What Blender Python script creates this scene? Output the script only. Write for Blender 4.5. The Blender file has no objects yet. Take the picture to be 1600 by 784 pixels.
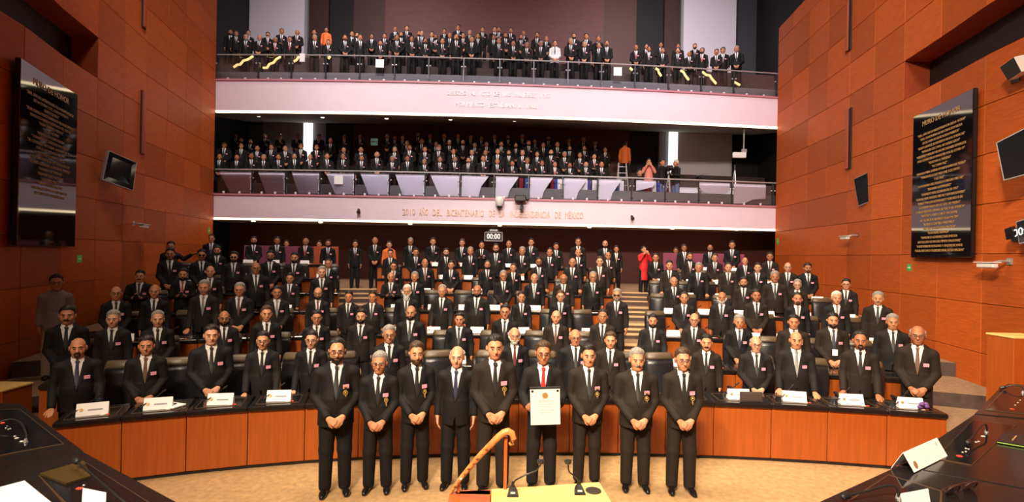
import bpy, math, random
import numpy as np
from mathutils import Vector, Matrix
random.seed(7)
sc = bpy.context.scene
COL = sc.collection

# ------------------------------------------------------------------ camera, world, large lights, exposure
FPX, CXP, CYP, HOR, CAMZ = 800.0, 800.0, 392.0, 400.0, 2.7
ROLL = math.radians(1.04)
cam_d = bpy.data.cameras.new('camera'); cam = bpy.data.objects.new('camera', cam_d); COL.objects.link(cam)
cam_d.sensor_width = 36.0; cam_d.lens = 36.0 * FPX / 1600.0; cam_d.shift_y = (HOR - CYP) / 1600.0
cam_d.clip_start = 0.05; cam_d.clip_end = 200
cam.matrix_world = Matrix.Translation((0, 0, CAMZ)) @ Matrix.Rotation(math.pi / 2, 4, 'X') @ Matrix.Rotation(ROLL, 4, 'Z')
sc.camera = cam
w = bpy.data.worlds.new('world'); sc.world = w; w.use_nodes = True
w.node_tree.nodes['Background'].inputs[0].default_value = (0.9, 0.85, 0.8, 1)
w.node_tree.nodes['Background'].inputs[1].default_value = 0.05
sc.view_settings.view_transform = 'Standard'; sc.view_settings.look = 'None'
sc.view_settings.gamma = 1.0; sc.view_settings.use_curve_mapping = False
sc.view_settings.exposure = -1.7
CEIL = 17.0
def area(name, loc, size, power, color, target=None, spread=None):
    d = bpy.data.lights.new(name, 'AREA'); d.shape = 'RECTANGLE'; d.size = size[0]; d.size_y = size[1]
    d.energy = power; d.color = color
    if spread: d.spread = math.radians(spread)
    o = bpy.data.objects.new(name, d); COL.objects.link(o); o.location = loc
    if target: o.rotation_euler = (Vector(target) - Vector(loc)).to_track_quat('-Z', 'Y').to_euler()
    return o
WARM = (1.0, 0.80, 0.58); NEUT = (1.0, 0.90, 0.86); PINK = (1.0, 0.88, 0.92)
LAMPS = [  # luminaires set into the ceiling: position, size, watts, colour, aim, spread
    ((-5.0, 6.2), (3, 1.6), 1700, WARM, (3.0, 8, 0), 68),
    ((1.0, 6.2), (3, 1.6), 1200, WARM, (3.0, 8, 0), 66),
    ((-4.5, 11.0), (2.5, 2), 1150, WARM, (0.5, 13, 1), 78),
    ((3.5, 11.0), (2.5, 2), 1400, WARM, (4.5, 13, 1), 76),
    ((-2.5, 7.0), (3, 2), 3300, NEUT, (-6.0, 20, 8.0), 80),
    ((3.0, 7.0), (3, 2), 3000, PINK, (7.5, 20.5, 8.0), 80),
    ((-6.0, 17.0), (2.5, 1.2), 1500, PINK, (-6.0, 25.5, 11), 110),  # this lamp and the next are added, unseen, to brighten the upper gallery
    ((5.5, 17.5), (2.5, 1.2), 1700, PINK, (5.5, 25.5, 11), 110),
]
FRONT = [  # floodlights on the wall behind the camera: position, size, watts, colour, aim, spread
    ((-5.5, -5.6, 11.6), (2.2, 1.2), 4700, WARM, (8.0, 9, 2.5), 76),
    ((-2.5, -5.6, 11.6), (2.2, 1.2), 2400, WARM, (1.0, 8, 1.0), 60),
    ((1.5, -5.6, 11.8), (2.2, 1.2), 450, NEUT, (2.0, 20, 6.0), 55),
]
for (x, y), s, p, c, t, sp_ in LAMPS:
    area('ceiling_light', (x, y, CEIL - 0.08), s, p, c, t, sp_)
for p_, s, p, c, t, sp_ in FRONT:
    area('flood_light', p_, s, p, c, t, sp_)

# ------------------------------------------------------------------ pixel helpers (photograph frame 1600x784)
CR, SR = math.cos(ROLL), math.sin(ROLL)
def deroll(x, y):
    return CXP + (x - CXP) * CR + (y - CYP) * SR, CYP - (x - CXP) * SR + (y - CYP) * CR
def at_depth(x, y, D):
    a, b = deroll(x, y); return Vector(((a - CXP) / FPX * D, D, CAMZ + (HOR - b) / FPX * D))
def at_height(x, y, z):
    a, b = deroll(x, y); D = FPX * (CAMZ - z) / (b - HOR); return Vector(((a - CXP) / FPX * D, D, z))

# ------------------------------------------------------------------ materials
MATS = {}
def mat(name, col, rough=0.6, metal=0.0, spec=0.5, var=0.0, scale=8.0, stretch=(1, 1, 1), bump=0.0, bscale=60.0, bstretch=None, emit=None, estr=0.0, kind='noise', coat=0.0):
    if name in MATS: return MATS[name]
    m = bpy.data.materials.new(name); m.use_nodes = True; nt = m.node_tree; b = nt.nodes['Principled BSDF']
    b.inputs['Base Color'].default_value = (*col, 1); b.inputs['Roughness'].default_value = rough
    b.inputs['Metallic'].default_value = metal; b.inputs['Specular IOR Level'].default_value = spec
    if coat: b.inputs['Coat Weight'].default_value = coat; b.inputs['Coat Roughness'].default_value = 0.12
    if emit: b.inputs['Emission Color'].default_value = (*emit, 1); b.inputs['Emission Strength'].default_value = estr
    if var or bump:
        tc = nt.nodes.new('ShaderNodeTexCoord')
    if var:
        mp = nt.nodes.new('ShaderNodeMapping'); mp.inputs['Scale'].default_value = stretch
        nt.links.new(tc.outputs['Object'], mp.inputs[0])
        nz = nt.nodes.new('ShaderNodeTexNoise'); nz.inputs['Scale'].default_value = scale; nz.inputs['Detail'].default_value = 5
        nt.links.new(mp.outputs[0], nz.inputs['Vector'])
        rp = nt.nodes.new('ShaderNodeValToRGB'); rp.color_ramp.elements[0].position = .3; rp.color_ramp.elements[1].position = .7
        rp.color_ramp.elements[0].color = (*[c * (1 - var) for c in col], 1); rp.color_ramp.elements[1].color = (*[min(1, c * (1 + var)) for c in col], 1)
        nt.links.new(nz.outputs[0], rp.inputs[0]); last = rp.outputs[0]
        if kind == 'panel':      # each panel its own slight tone
            oi = nt.nodes.new('ShaderNodeObjectInfo'); mr = nt.nodes.new('ShaderNodeMapRange')
            mr.inputs[3].default_value = .78; mr.inputs[4].default_value = 1.15
            nt.links.new(oi.outputs['Random'], mr.inputs[0])
            mx = nt.nodes.new('ShaderNodeMix'); mx.data_type = 'RGBA'; mx.blend_type = 'MULTIPLY'; mx.inputs[0].default_value = 1
            nt.links.new(last, mx.inputs[6]); nt.links.new(mr.outputs[0], mx.inputs[7]); last = mx.outputs[2]
        nt.links.new(last, b.inputs['Base Color'])
    if bump:
        bp = nt.nodes.new('ShaderNodeBump'); bp.inputs['Strength'].default_value = bump; bp.inputs['Distance'].default_value = 0.01
        mp2 = nt.nodes.new('ShaderNodeMapping'); mp2.inputs['Scale'].default_value = bstretch or (1, 1, 1)
        nt.links.new(tc.outputs['Object'], mp2.inputs[0])
        if kind == 'panel':
            t = nt.nodes.new('ShaderNodeTexWave'); t.bands_direction = 'Z'; t.inputs['Scale'].default_value = bscale; t.inputs['Distortion'].default_value = .4
        else:
            t = nt.nodes.new('ShaderNodeTexNoise'); t.inputs['Scale'].default_value = bscale; t.inputs['Detail'].default_value = 3
        nt.links.new(mp2.outputs[0], t.inputs['Vector']); nt.links.new(t.outputs[0], bp.inputs['Height']); nt.links.new(bp.outputs[0], b.inputs['Normal'])
    MATS[name] = m; return m
def glass_mat(name, tint, refl=0.12):
    m = bpy.data.materials.new(name); m.use_nodes = True; nt = m.node_tree; nt.nodes.clear()
    o = nt.nodes.new('ShaderNodeOutputMaterial'); mx = nt.nodes.new('ShaderNodeMixShader'); tr = nt.nodes.new('ShaderNodeBsdfTransparent'); gl = nt.nodes.new('ShaderNodeBsdfGlossy')
    tr.inputs[0].default_value = (*tint, 1); gl.inputs['Roughness'].default_value = .02; gl.inputs[0].default_value = (.9, .9, .95, 1)
    lw = nt.nodes.new('ShaderNodeFresnel'); lw.inputs[0].default_value = 1.5
    ad = nt.nodes.new('ShaderNodeMath'); ad.operation = 'MULTIPLY'; ad.inputs[1].default_value = refl / .04
    nt.links.new(lw.outputs[0], ad.inputs[0]); nt.links.new(ad.outputs[0], mx.inputs[0])
    nt.links.new(tr.outputs[0], mx.inputs[1]); nt.links.new(gl.outputs[0], mx.inputs[2]); nt.links.new(mx.outputs[0], o.inputs[0])
    MATS[name] = m; return m

WALLP = mat('ribbed_wood_panel', (.47, .097, .015), .5, spec=.2, var=.16, scale=3, stretch=(1, 1, 9), bump=.25, bscale=11, kind='panel')
WALLB = mat('wall_backing', (.20, .05, .014), .7)
REVEAL = mat('reveal_wood', (.34, .06, .02), .5, var=.1, scale=4)
DESKW = mat('desk_wood', (.36, .080, .012), .34, var=.13, scale=3, stretch=(9, 9, .6), coat=.2)
GRAN = mat('black_worktop', (.012, .010, .010), .16, var=.3, scale=40)
INSET = mat('black_glass_inset', (.008, .008, .009), .06)
BRONZE = mat('bronze_edge', (.20, .12, .06), .3, metal=.7)
CARPET = mat('tan_carpet', (.40, .25, .12), .95, spec=.1, var=.18, scale=14, bump=.5, bscale=260)
STEP = mat('step_carpet', (.30, .19, .115), .95, spec=.1, var=.2, scale=14, bump=.5, bscale=220)
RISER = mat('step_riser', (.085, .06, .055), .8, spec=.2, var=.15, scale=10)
NOSE = mat('step_nosing', (.62, .40, .20), .5)
FASC = mat('fascia_plaster', (.80, .66, .73), .6, spec=.3, var=.02, scale=2)  # white fascia with the pink light on it put into the base colour
LEDGE = mat('fascia_ledge', (.50, .20, .24), .5)
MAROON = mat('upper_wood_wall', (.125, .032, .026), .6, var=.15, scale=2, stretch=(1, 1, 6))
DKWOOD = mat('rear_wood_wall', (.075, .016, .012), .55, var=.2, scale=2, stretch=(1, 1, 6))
BLACKW = mat('black_wall', (.010, .009, .010), .7)
WHITEW = mat('white_wall', (.74, .68, .76), .75, spec=.2)
GREYW = mat('grey_wall', (.30, .29, .30), .8, spec=.2)
GREYP = mat('grey_parapet', (.21, .21, .22), .8, spec=.2)
SOFF = mat('soffit', (.50, .42, .37), .8, spec=.2)
CEILM = mat('dark_ceiling', (.03, .028, .028), .9)
STEEL = mat('brushed_steel', (.66, .63, .63), .35, metal=.6)
DKSTEEL = mat('dark_steel', (.05, .05, .055), .4, metal=.6)
LED = mat('led_strip', (1, .85, .6), emit=(1, .80, .50), estr=13.0)
LAMPM = mat('lamp_diffuser', (1, 1, 1), emit=(1, .85, .65), estr=8.0)
YZIG = mat('yellow_zigzag_glow', (1, .8, .3), emit=(1, .78, .25), estr=3.2)
WINDOW = mat('daylit_window', (1, 1, 1), emit=(.95, 1, 1), estr=5)
PLAQ = mat('black_marble', (.006, .006, .008), .05, spec=.6)
GOLD = mat('gold_lettering', (.50, .30, .11), .4, metal=.3)
PALEG = mat('pale_gold_lettering', (.80, .52, .36), .4)
WHITEL = mat('white_lettering', (.95, .90, .90), .5)
PAPER = mat('white_card', (.86, .84, .84), .7, spec=.2)
LEATHER = mat('black_leather', (.014, .014, .017), .33, bump=.15, bscale=90)
LEATHTAN = mat('lit_worn_tan_leather', (.085, .06, .035), .42, bump=.2, bscale=60)  # worn chair tops, the light catching them put into the tan colour
PLAST = mat('black_plastic', (.012, .012, .013), .4)
SCREEN = mat('dark_screen', (.010, .011, .014), .08)
SILVER = mat('silver_bezel', (.45, .45, .46), .35, metal=.6)
WPLAST = mat('white_plastic', (.72, .70, .68), .45)
GREEN = mat('green_sign', (.03, .30, .06), .5, emit=(.05, .6, .12), estr=.35)
PURPLE = mat('purple_partition', (.22, .045, .085), .6, var=.12, scale=4)
ORANGEP = mat('orange_partition', (.40, .075, .025), .6, var=.12, scale=4)
YTOP = mat('pale_wood_top', (.80, .55, .19), .4, var=.06, scale=4, stretch=(1, 8, 1))
ORW = mat('polished_orange_wood', (.48, .10, .018), .25, var=.15, scale=6, coat=.3)
CANE = mat('carved_cane_wood', (.55, .22, .06), .3, var=.3, scale=22, bump=.6, bscale=40)
CANEDK = mat('cane_carving', (.16, .035, .012), .4)
GLASSR = glass_mat('rail_glass', (.95, .95, .97), .04)
REFLECT = mat('pale_reflection', (.86, .83, .97), .55, spec=.3)
RED_LED = mat('red_indicator', (.8, .05, .02), emit=(1, .12, .05), estr=1.0)
BTN = mat('pale_button', (.7, .68, .6), .4)

# ------------------------------------------------------------------ mesh helpers
class MB:
    def __init__(s): s.v = []; s.f = []; s.m = []
    def add(s, vs, fs, mi=0):
        o = len(s.v); s.v += [tuple(p) for p in vs]; s.f += [tuple(i + o for i in f) for f in fs]; s.m += [mi] * len(fs)
    def box(s, x0, x1, y0, y1, z0, z1, mi=0):
        s.add([(x0, y0, z0), (x1, y0, z0), (x1, y1, z0), (x0, y1, z0), (x0, y0, z1), (x1, y0, z1), (x1, y1, z1), (x0, y1, z1)],
              [(0, 3, 2, 1), (4, 5, 6, 7), (0, 1, 5, 4), (1, 2, 6, 5), (2, 3, 7, 6), (3, 0, 4, 7)], mi)
    def bbox(s, x0, x1, y0, y1, z0, z1, b=.01, mi=0):   # box with chamfered edges
        rings = []
        for z, i in ((z0, b), (z0 + b, 0), (z1 - b, 0), (z1, b)):
            rings.append([(x0 + i + b, y0 + i, z), (x1 - i - b, y0 + i, z), (x1 - i, y0 + i + b, z), (x1 - i, y1 - i - b, z),
                          (x1 - i - b, y1 - i, z), (x0 + i + b, y1 - i, z), (x0 + i, y1 - i - b, z), (x0 + i, y0 + i + b, z)])
        s.loft(rings, mi)
    def loft(s, rings, mi=0, cap=True, closed=True):
        n = len(rings[0]); vs = [p for r in rings for p in r]; fs = []
        for a in range(len(rings) - 1):
            for i in range(n if closed else n - 1):
                j = (i + 1) % n; fs.append((a * n + i, a * n + j, (a + 1) * n + j, (a + 1) * n + i))
        if cap and closed: fs.append(tuple(reversed(range(n)))); fs.append(tuple(range((len(rings) - 1) * n, len(rings) * n)))
        s.add(vs, fs, mi)
    def tube(s, pts, r, n=8, mi=0):
        pts = [Vector(p) for p in pts]; rs = r if isinstance(r, (list, tuple)) else [r] * len(pts); rings = []
        up = Vector((0.31, 0.17, 0.93))
        for i, p in enumerate(pts):
            t = (pts[min(i + 1, len(pts) - 1)] - pts[max(i - 1, 0)]).normalized()
            a = t.cross(up); a = a.normalized() if a.length > 1e-4 else t.orthogonal().normalized(); b = t.cross(a)
            rings.append([p + (a * math.cos(q) + b * math.sin(q)) * rs[i] for q in [2 * math.pi * k / n for k in range(n)]])
        s.loft(rings, mi)
    def lathe(s, prof, n=12, c=(0, 0, 0), mi=0):
        s.loft([[(c[0] + r * math.cos(2 * math.pi * k / n), c[1] + r * math.sin(2 * math.pi * k / n), c[2] + z) for k in range(n)] for r, z in prof], mi)
    def ball(s, c, r, n=10, mi=0):
        r = r if isinstance(r, (list, tuple)) else (r, r, r)
        s.loft([[(c[0] + r[0] * math.cos(2 * math.pi * k / n) * math.sin(t), c[1] + r[1] * math.sin(2 * math.pi * k / n) * math.sin(t), c[2] - r[2] * math.cos(t)) for k in range(n)]
                for t in [0.05 + (math.pi - .1) * q / (n - 2) for q in range(n - 1)]], mi)
    def prism(s, poly, h, mi=0):    # polygon (3d points) extruded by vector h
        h = Vector(h); a = [Vector(p) for p in poly]; s.loft([a, [p + h for p in a]], mi)
    def mesh(s, name, mats, smooth=False):
        me = bpy.data.meshes.new(name); me.from_pydata(s.v, [], s.f)
        for m in (mats if isinstance(mats, (list, tuple)) else [mats]): me.materials.append(m)
        if any(s.m): me.polygons.foreach_set('material_index', s.m)
        import bmesh
        bm = bmesh.new(); bm.from_mesh(me); bmesh.ops.recalc_face_normals(bm, faces=bm.faces); bm.to_mesh(me); bm.free()
        if smooth:
            me.polygons.foreach_set('use_smooth', [True] * len(me.polygons))
            if smooth == 'auto': me.set_sharp_from_angle(angle=math.radians(40))
        me.update(); return me
def link(name, me, parent=None, loc=None, rz=None, M=None):
    o = bpy.data.objects.new(name, me); COL.objects.link(o)
    if parent is not None: o.parent = parent
    if loc is not None: o.location = loc
    if rz is not None: o.rotation_euler = (0, 0, rz)
    if M is not None: o.matrix_basis = M
    return o
def empty(name, loc=(0, 0, 0), rz=0, M=None):
    o = link(name, None, None, loc, rz, M); o.empty_display_size = .1; return o
def tag(o, label, cat, group=None):
    o['label'] = label; o['category'] = cat
    if group: o['group'] = group
    return o
def struct(name, mb, m, parent=None, smooth=False):
    o = link(name, mb.mesh(name, m, smooth) if isinstance(mb, MB) else mb, parent)
    if parent is None: o['kind'] = 'structure'
    return o
def copy_tree(o, parent=None):
    c = o.copy(); COL.objects.link(c); c.parent = parent
    for ch in o.children: copy_tree(ch, c)
    return c
def text_mesh(body, size, depth=.004, align='CENTER'):
    cu = bpy.data.curves.new('lettering', 'FONT'); cu.body = body; cu.size = size; cu.extrude = depth; cu.align_x = align; cu.align_y = 'CENTER'; cu.resolution_u = 2
    o = bpy.data.objects.new('tmp_text', cu); COL.objects.link(o); dg = bpy.context.evaluated_depsgraph_get(); dg.update()
    me = bpy.data.meshes.new_from_object(o.evaluated_get(dg)); bpy.data.objects.remove(o); bpy.data.curves.remove(cu); me.name = 'lettering'
    me.materials.clear(); return me
ONES = 'zeroth first second third fourth fifth sixth seventh eighth ninth tenth eleventh twelfth thirteenth fourteenth fifteenth sixteenth seventeenth eighteenth nineteenth twentieth'.split()
TENS = {20: 'twenty', 30: 'thirty', 40: 'forty', 50: 'fifty', 60: 'sixty', 70: 'seventy'}
def ordn(n):
    if n <= 20: return ONES[n]
    t, u = n // 10 * 10, n % 10
    return (TENS[t] + '-' + ONES[u]) if u else TENS[t][:-1] + 'ieth'
def frame(origin, xdir, zdir=(0, 0, 1)):      # matrix: local x along xdir, local z up, local y = z cross x
    x = Vector(xdir).normalized(); z = Vector(zdir).normalized(); y = z.cross(x).normalized(); z = x.cross(y)
    M = Matrix.Identity(4)
    for i in range(3): M[i][0], M[i][1], M[i][2], M[i][3] = x[i], y[i], z[i], origin[i]
    return M

# ------------------------------------------------------------------ plan of the hall
DD = np.linspace(-10, 9.5, 391)
BX = 1.6 + DD; BD = 6.98 - .022 * DD**2 - .0002 * DD**4
SL = -.044 * DD - .0008 * DD**3
NX, NY = -SL / np.sqrt(1 + SL**2), 1 / np.sqrt(1 + SL**2)
def xr(D): return float(np.interp(D, [-6, 0, 3, 6, 9.7, 12.2, 16, 21, 26], [6.2, 7.9, 8.4, 8.75, 9.15, 9.68, 10.25, 10.8, 11.3]))
def xl(D): return float(np.interp(D, [-6, 0, 5, 8.8, 11.25, 15, 20, 26], [-6.2, -7.8, -8.3, -8.85, -9.77, -10.75, -11.72, -12.6]))
def ocurve(o): return BX + NX * o, BD + NY * o
def on(o, ratio):            # point of the row curve at offset o on the ray X/D = ratio
    x, d = ocurve(o); k = d > 1.5; r = x[k] / d[k]; i = np.argsort(r)
    return float(np.interp(ratio, r[i], x[k][i])), float(np.interp(ratio, r[i], d[k][i]))
def ratio(px, py=450): return (deroll(px, py)[0] - CXP) / FPX
ROWO = [0, 1.7, 3.4, 5.1, 6.8, 8.4, 9.9]
FL = [0, .08, .34, .63, .90, 1.20, 1.55]
def inside_curve(o, n=40):
    x, d = ocurve(o); k = [i for i in range(len(x)) if d[i] > .5 and xl(d[i]) + .02 < x[i] < xr(d[i]) - .02]
    a, b = k[0], k[-1]; u = np.linspace(a, b, n)
    return list(zip(np.interp(u, range(len(x)), x), np.interp(u, range(len(d)), d)))

# floor and seating tiers
f = MB(); ds = np.linspace(-6, 23.6, 30)
poly = [(xl(d) - .1, d, -.15) for d in ds] + [(xr(d) + .1, d, -.15) for d in reversed(ds)]
f.prism(poly, (0, 0, .15)); struct('floor', f, CARPET)
for i in range(1, 7):
    a = inside_curve(ROWO[i]); b = inside_curve(ROWO[i + 1]) if i < 6 else [(x, 23.5) for x in np.linspace(xl(23.5), xr(23.5), 40)]
    m = MB(); z = FL[i]
    for k in range(39):
        p, q, r_, s_ = a[k], a[k + 1], b[k + 1], b[k]
        m.add([(*p, z), (*q, z), (*r_, z), (*s_, z)], [(0, 1, 2, 3)], 0)
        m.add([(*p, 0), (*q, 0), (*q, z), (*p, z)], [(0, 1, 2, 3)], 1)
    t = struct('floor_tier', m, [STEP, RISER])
# stairs in the two aisles between the blocks of desks
for nm, (pa, pb) in {'left': (528, 588), 'right': (958, 1018)}.items():
    ra, rb = ratio(pa), ratio(pb)
    st = empty('floor_stairs', (*on(3, (ra + rb) / 2), 0)); base = Vector(st.location); base.z = 0; st['kind'] = 'structure'
    st['label'] = ('carpeted stairs climbing the aisle ' + ('between left and centre desk blocks' if nm == 'left' else 'between centre and right desk blocks'))
    for i in range(1, 7):
        rise = FL[i] - FL[i - 1]; n = 1 if i == 1 else 3
        for k in range(n):
            back = .0 if k == n - 1 else .3 * (n - 1 - k)
            o0 = ROWO[i] - back - .012; o1 = ROWO[i] + (.3 if k == n - 1 else -.0) ; zt = FL[i - 1] + rise * (k + 1) / n
            q = [on(o0, ra), on(o0, rb), on(o1, rb), on(o1, ra)]
            m = MB(); m.prism([Vector((x, y, FL[i - 1] + .002)) - base for x, y in q], (0, 0, zt - FL[i - 1] + .002))
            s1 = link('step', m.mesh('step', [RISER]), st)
            q = [on(o0 - .012, ra), on(o0 - .012, rb), on(o1, rb), on(o1, ra)]
            m = MB(); m.prism([Vector((x, y, zt + .002)) - base for x, y in q], (0, 0, .02)); link('tread', m.mesh('tread', [NOSE if k % 2 == 0 or True else STEP]), s1)

# curved side walls clad in ribbed wood panels
ZL = [0.0, .97, 1.94, 2.91, 3.88, 4.85, 5.82, 6.79, 7.76, 8.73, 9.70, 10.67, 11.64, 12.25]
def wall(side):
    X = xr if side == 'right' else xl; sg = 1 if side == 'right' else -1
    D1 = 21.0 if side == 'right' else 20.0; D0 = 12.85 if side == 'right' else 12.3
    zl = ZL if side == 'right' else ZL[:-1] + [12.61, 13.6]
    cols = [D0 + (D1 - D0) * k / 6 for k in range(7)]; cols = [D0 - 1.42 * k for k in range(12, 0, -1)] + cols
    m = MB(); T = .04
    for a, b in zip(cols, cols[1:]):
        p, q = (X(a) + sg * T, a), (X(b) + sg * T, b)
        spans = [(0, 6.79), (7.76, zl[-1])] if b <= D0 + .01 else [(0, zl[-1])]
        for z0, z1 in spans: m.prism([(*p, z0), (*q, z0), (q[0] + sg * .3, q[1], z0), (p[0] + sg * .3, p[1], z0)], (0, 0, z1 - z0))
    w_ = struct('wall_' + side, m, WALLB)
    cache = {}
    for a, b in zip(cols, cols[1:]):
        for z0, z1 in zip(zl, zl[1:]):
            if b <= D0 + .01 and abs(z0 - 6.79) < .01: continue
            if b < 2: continue
            p, q = Vector((X(a), a, z0)), Vector((X(b), b, z0)); L = (q - p).length; key = (round(L, 2), round(z1 - z0, 2))
            if key not in cache:
                mb = MB(); mb.bbox(.006, L - .006, -.018, .02, .005, z1 - z0 - .005, .006); cache[key] = mb.mesh('wall_panel', WALLP)
            link('wall_panel', cache[key], w_, M=frame(p, q - p))
    # deep slot high in the wall
    m = MB(); p, q = Vector((X(D0), D0, 6.79)), Vector((X(cols[0]), cols[0], 6.79)); dep = .62 * sg
    ring = []
    near = [c for c in cols if c <= D0 + .01]
    for a, b in zip(near, near[1:]):
        pa, pb = (X(a) - sg * .01, a), (X(b) - sg * .01, b)
        oa, ob = (X(a) + dep, a), (X(b) + dep, b)
        m.add([(*pa, 7.752), (*pb, 7.752), (*ob, 7.752), (*oa, 7.752)], [(0, 1, 2, 3)], 0)
        m.add([(*pa, 6.798), (*pb, 6.798), (*ob, 6.798), (*oa, 6.798)], [(0, 1, 2, 3)], 0)
        m.add([(*oa, 6.7), (*ob, 6.7), (*ob, 7.85), (*oa, 7.85)], [(0, 1, 2, 3)], 1)
    a = near[-1]; m.add([(X(a) - sg * .02, a - .01, 6.79), (X(a) + dep, a - .01, 6.79), (X(a) + dep, a - .01, 7.76), (X(a) - sg * .02, a - .01, 7.76)], [(0, 1, 2, 3)], 0)
    o = struct('trim_1' if side == 'left' else 'trim_2', m, [REVEAL, BLACKW]); tag(o, 'long dark recessed slot high in the ' + side + ' wood wall', 'wall slot')
wall('right'); wall('left')
def wall_at(side, r):
    X = xr if side == 'right' else xl; d = np.linspace(6, 22, 400); rr = np.array([X(t) / t for t in d]); i = np.argsort(rr)
    D = float(np.interp(r, rr[i], d[i])); return Vector((X(D), D, 0))
def wall_frame(side, px, py, out=.03, px2=None):      # frame on the wall: x as read from the room, y into wall
    p = wall_at(side, ratio(px, py)); q = wall_at(side, ratio(px2 if px2 else px + 6, py)); b = deroll(px, py)[1]
    x = (q - p); x.z = 0; M = frame((p.x, p.y, CAMZ + (HOR - b) * p.y / FPX), x); n = M.col[1].to_3d()
    M.translation = M.translation - n * out; return M, (q - p).length
# vertical reveal strips
n_ = 2
for side, px, ya, yb in (('left', 433 / 1.96, -60, 43), ('left', 428 / 1.96, 140, 240), ('right', 1327.5, -60, 80), ('right', 1327, 171, 264)):
    n_ += 1; Ma, L = wall_frame(side, px, ya, .06, px + 5); Mb, _ = wall_frame(side, px, yb, .06, px + 5); h = Ma.translation.z - Mb.translation.z
    e = empty('trim_%d' % n_, M=Mb); e['kind'] = 'structure'
    e['label'] = ('upper' if ya < 0 else 'lower') + ' vertical slot strip on the ' + side + ' wood wall'
    m = MB(); m.box(-.06, .16, .0, .045, 0, h); link('recess', m.mesh('recess', BLACKW), e)
    m = MB(); m.bbox(-.075, .06, -.05, .0, 0, h, .01); link('strip', m.mesh('strip', REVEAL), e)

# balconies
def bal(t, off=0.0): return (-11.72 + 22.53 * t, 20.05 - 1.15 * t + 2.1 * t * t + off)
TS = np.linspace(0, 1, 33)
TSX = np.linspace(-.055, 1.045, 37)
def sweep(mb, o0, o1, z0, z1, mi=0, zb0=None, zb1=None, ts=None):
    ring = []
    for t in (TS if ts is None else ts):
        a, b = bal(t, o0), bal(t, o1)
        ring.append([(*a, z0), (*b, zb0 if zb0 is not None else z0), (*b, zb1 if zb1 is not None else z1), (*a, z1)])
    mb.loft(ring, mi)
def balcony(nm, z0, z1, tiers, ulow):
    m = MB(); sweep(m, 0, .3, z0, z1); fs = struct('trim_fascia_' + nm, m, FASC, smooth='auto')
    fs['label'] = 'curved pinkish white fascia band of the ' + nm + ' balcony'
    m = MB(); sweep(m, -.05, .12, z1 - .05, z1 + .02); link('ledge', m.mesh('ledge', LEDGE, 'auto'), fs)
    m = MB(); sweep(m, .015, .10, z0 - .075, z0 - .005); link('led_strip', m.mesh('led_strip', LED), fs)
    m = MB(); sweep(m, .02, .3, z0 - .005, z0 - .0); 
    m = MB(); sweep(m, .3, 5.6, z0 - .02, z0 + .12, 0, ulow, ulow + .12, TSX); c = struct('ceiling_under_' + nm, m, SOFF, smooth='auto')
    m = MB()
    for k, (o0, o1, z, zp) in enumerate(tiers): sweep(m, o0, o1, zp, z, 1 if k == 0 else 0, ts=TSX)
    struct('floor_balcony_' + nm, m, [RISER, GREYP])
    return fs
fas_low = balcony('lower', 4.0, 4.93, [(.28, 1.15, 4.98, 4.5), (1.15, 2.05, 5.53, 4.5), (2.05, 2.95, 6.08, 4.5), (2.95, 5.6, 6.60, 4.6)], 4.02)
fas_up = balcony('upper', 8.2, 9.40, [(.42, 1.35, 9.85, 9.3), (1.35, 2.25, 10.50, 9.5), (2.25, 5.6, 11.15, 9.7)], 9.15)
m = MB(); sweep(m, .02, .44, 9.28, 9.38); link('walkway', m.mesh('walkway', GREYP), fas_up)
m = MB(); sweep(m, .26, .32, 4.93, 5.40); pw = struct('wall_parapet', m, GREYP)
def lettering(parent, body, size, px, py, m_, z, adv):
    # letters set along the curved fascia, one object per word
    t0 = None
    words = body.split(' '); total = len(body) * adv
    xc = at_depth(px, py, 20.0).x; x = xc - total / 2
    for wd in words:
        L = len(wd) * adv; xm = x + L / 2; t = (xm + 11.72) / 22.53; a = bal(t - .005); b = bal(t + .005)
        me = text_mesh(wd, size, .012); me.materials.append(m_)
        xd = Vector((b[0] - a[0], b[1] - a[1], 0)).normalized(); c = bal(t)
        M = frame((c[0], c[1] - .02, z), xd) @ Matrix.Rotation(math.pi / 2, 4, 'X')
        bb = [v.co.x for v in me.vertices]; s = L * .93 / max(.01, max(bb) - min(bb)); o = link('lettering', me, parent, M=M @ Matrix.Diagonal((s, 1, 1, 1)))
        x += L + adv
lettering(fas_low, '2010 AÑO DEL BICENTENARIO DE LA INDEPENDENCIA DE MÉXICO', .36, 771, 335, PALEG, 4.33, .129)
lettering(fas_up, 'DERECHO AL VOTO DE LAS MUJERES, 1953', .24, 780, 147, WHITEL, 9.0, .114)
lettering(fas_up, 'MOVIMIENTO ESTUDIANTIL 1968', .24, 775, 164, WHITEL, 8.56, .121)

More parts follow.
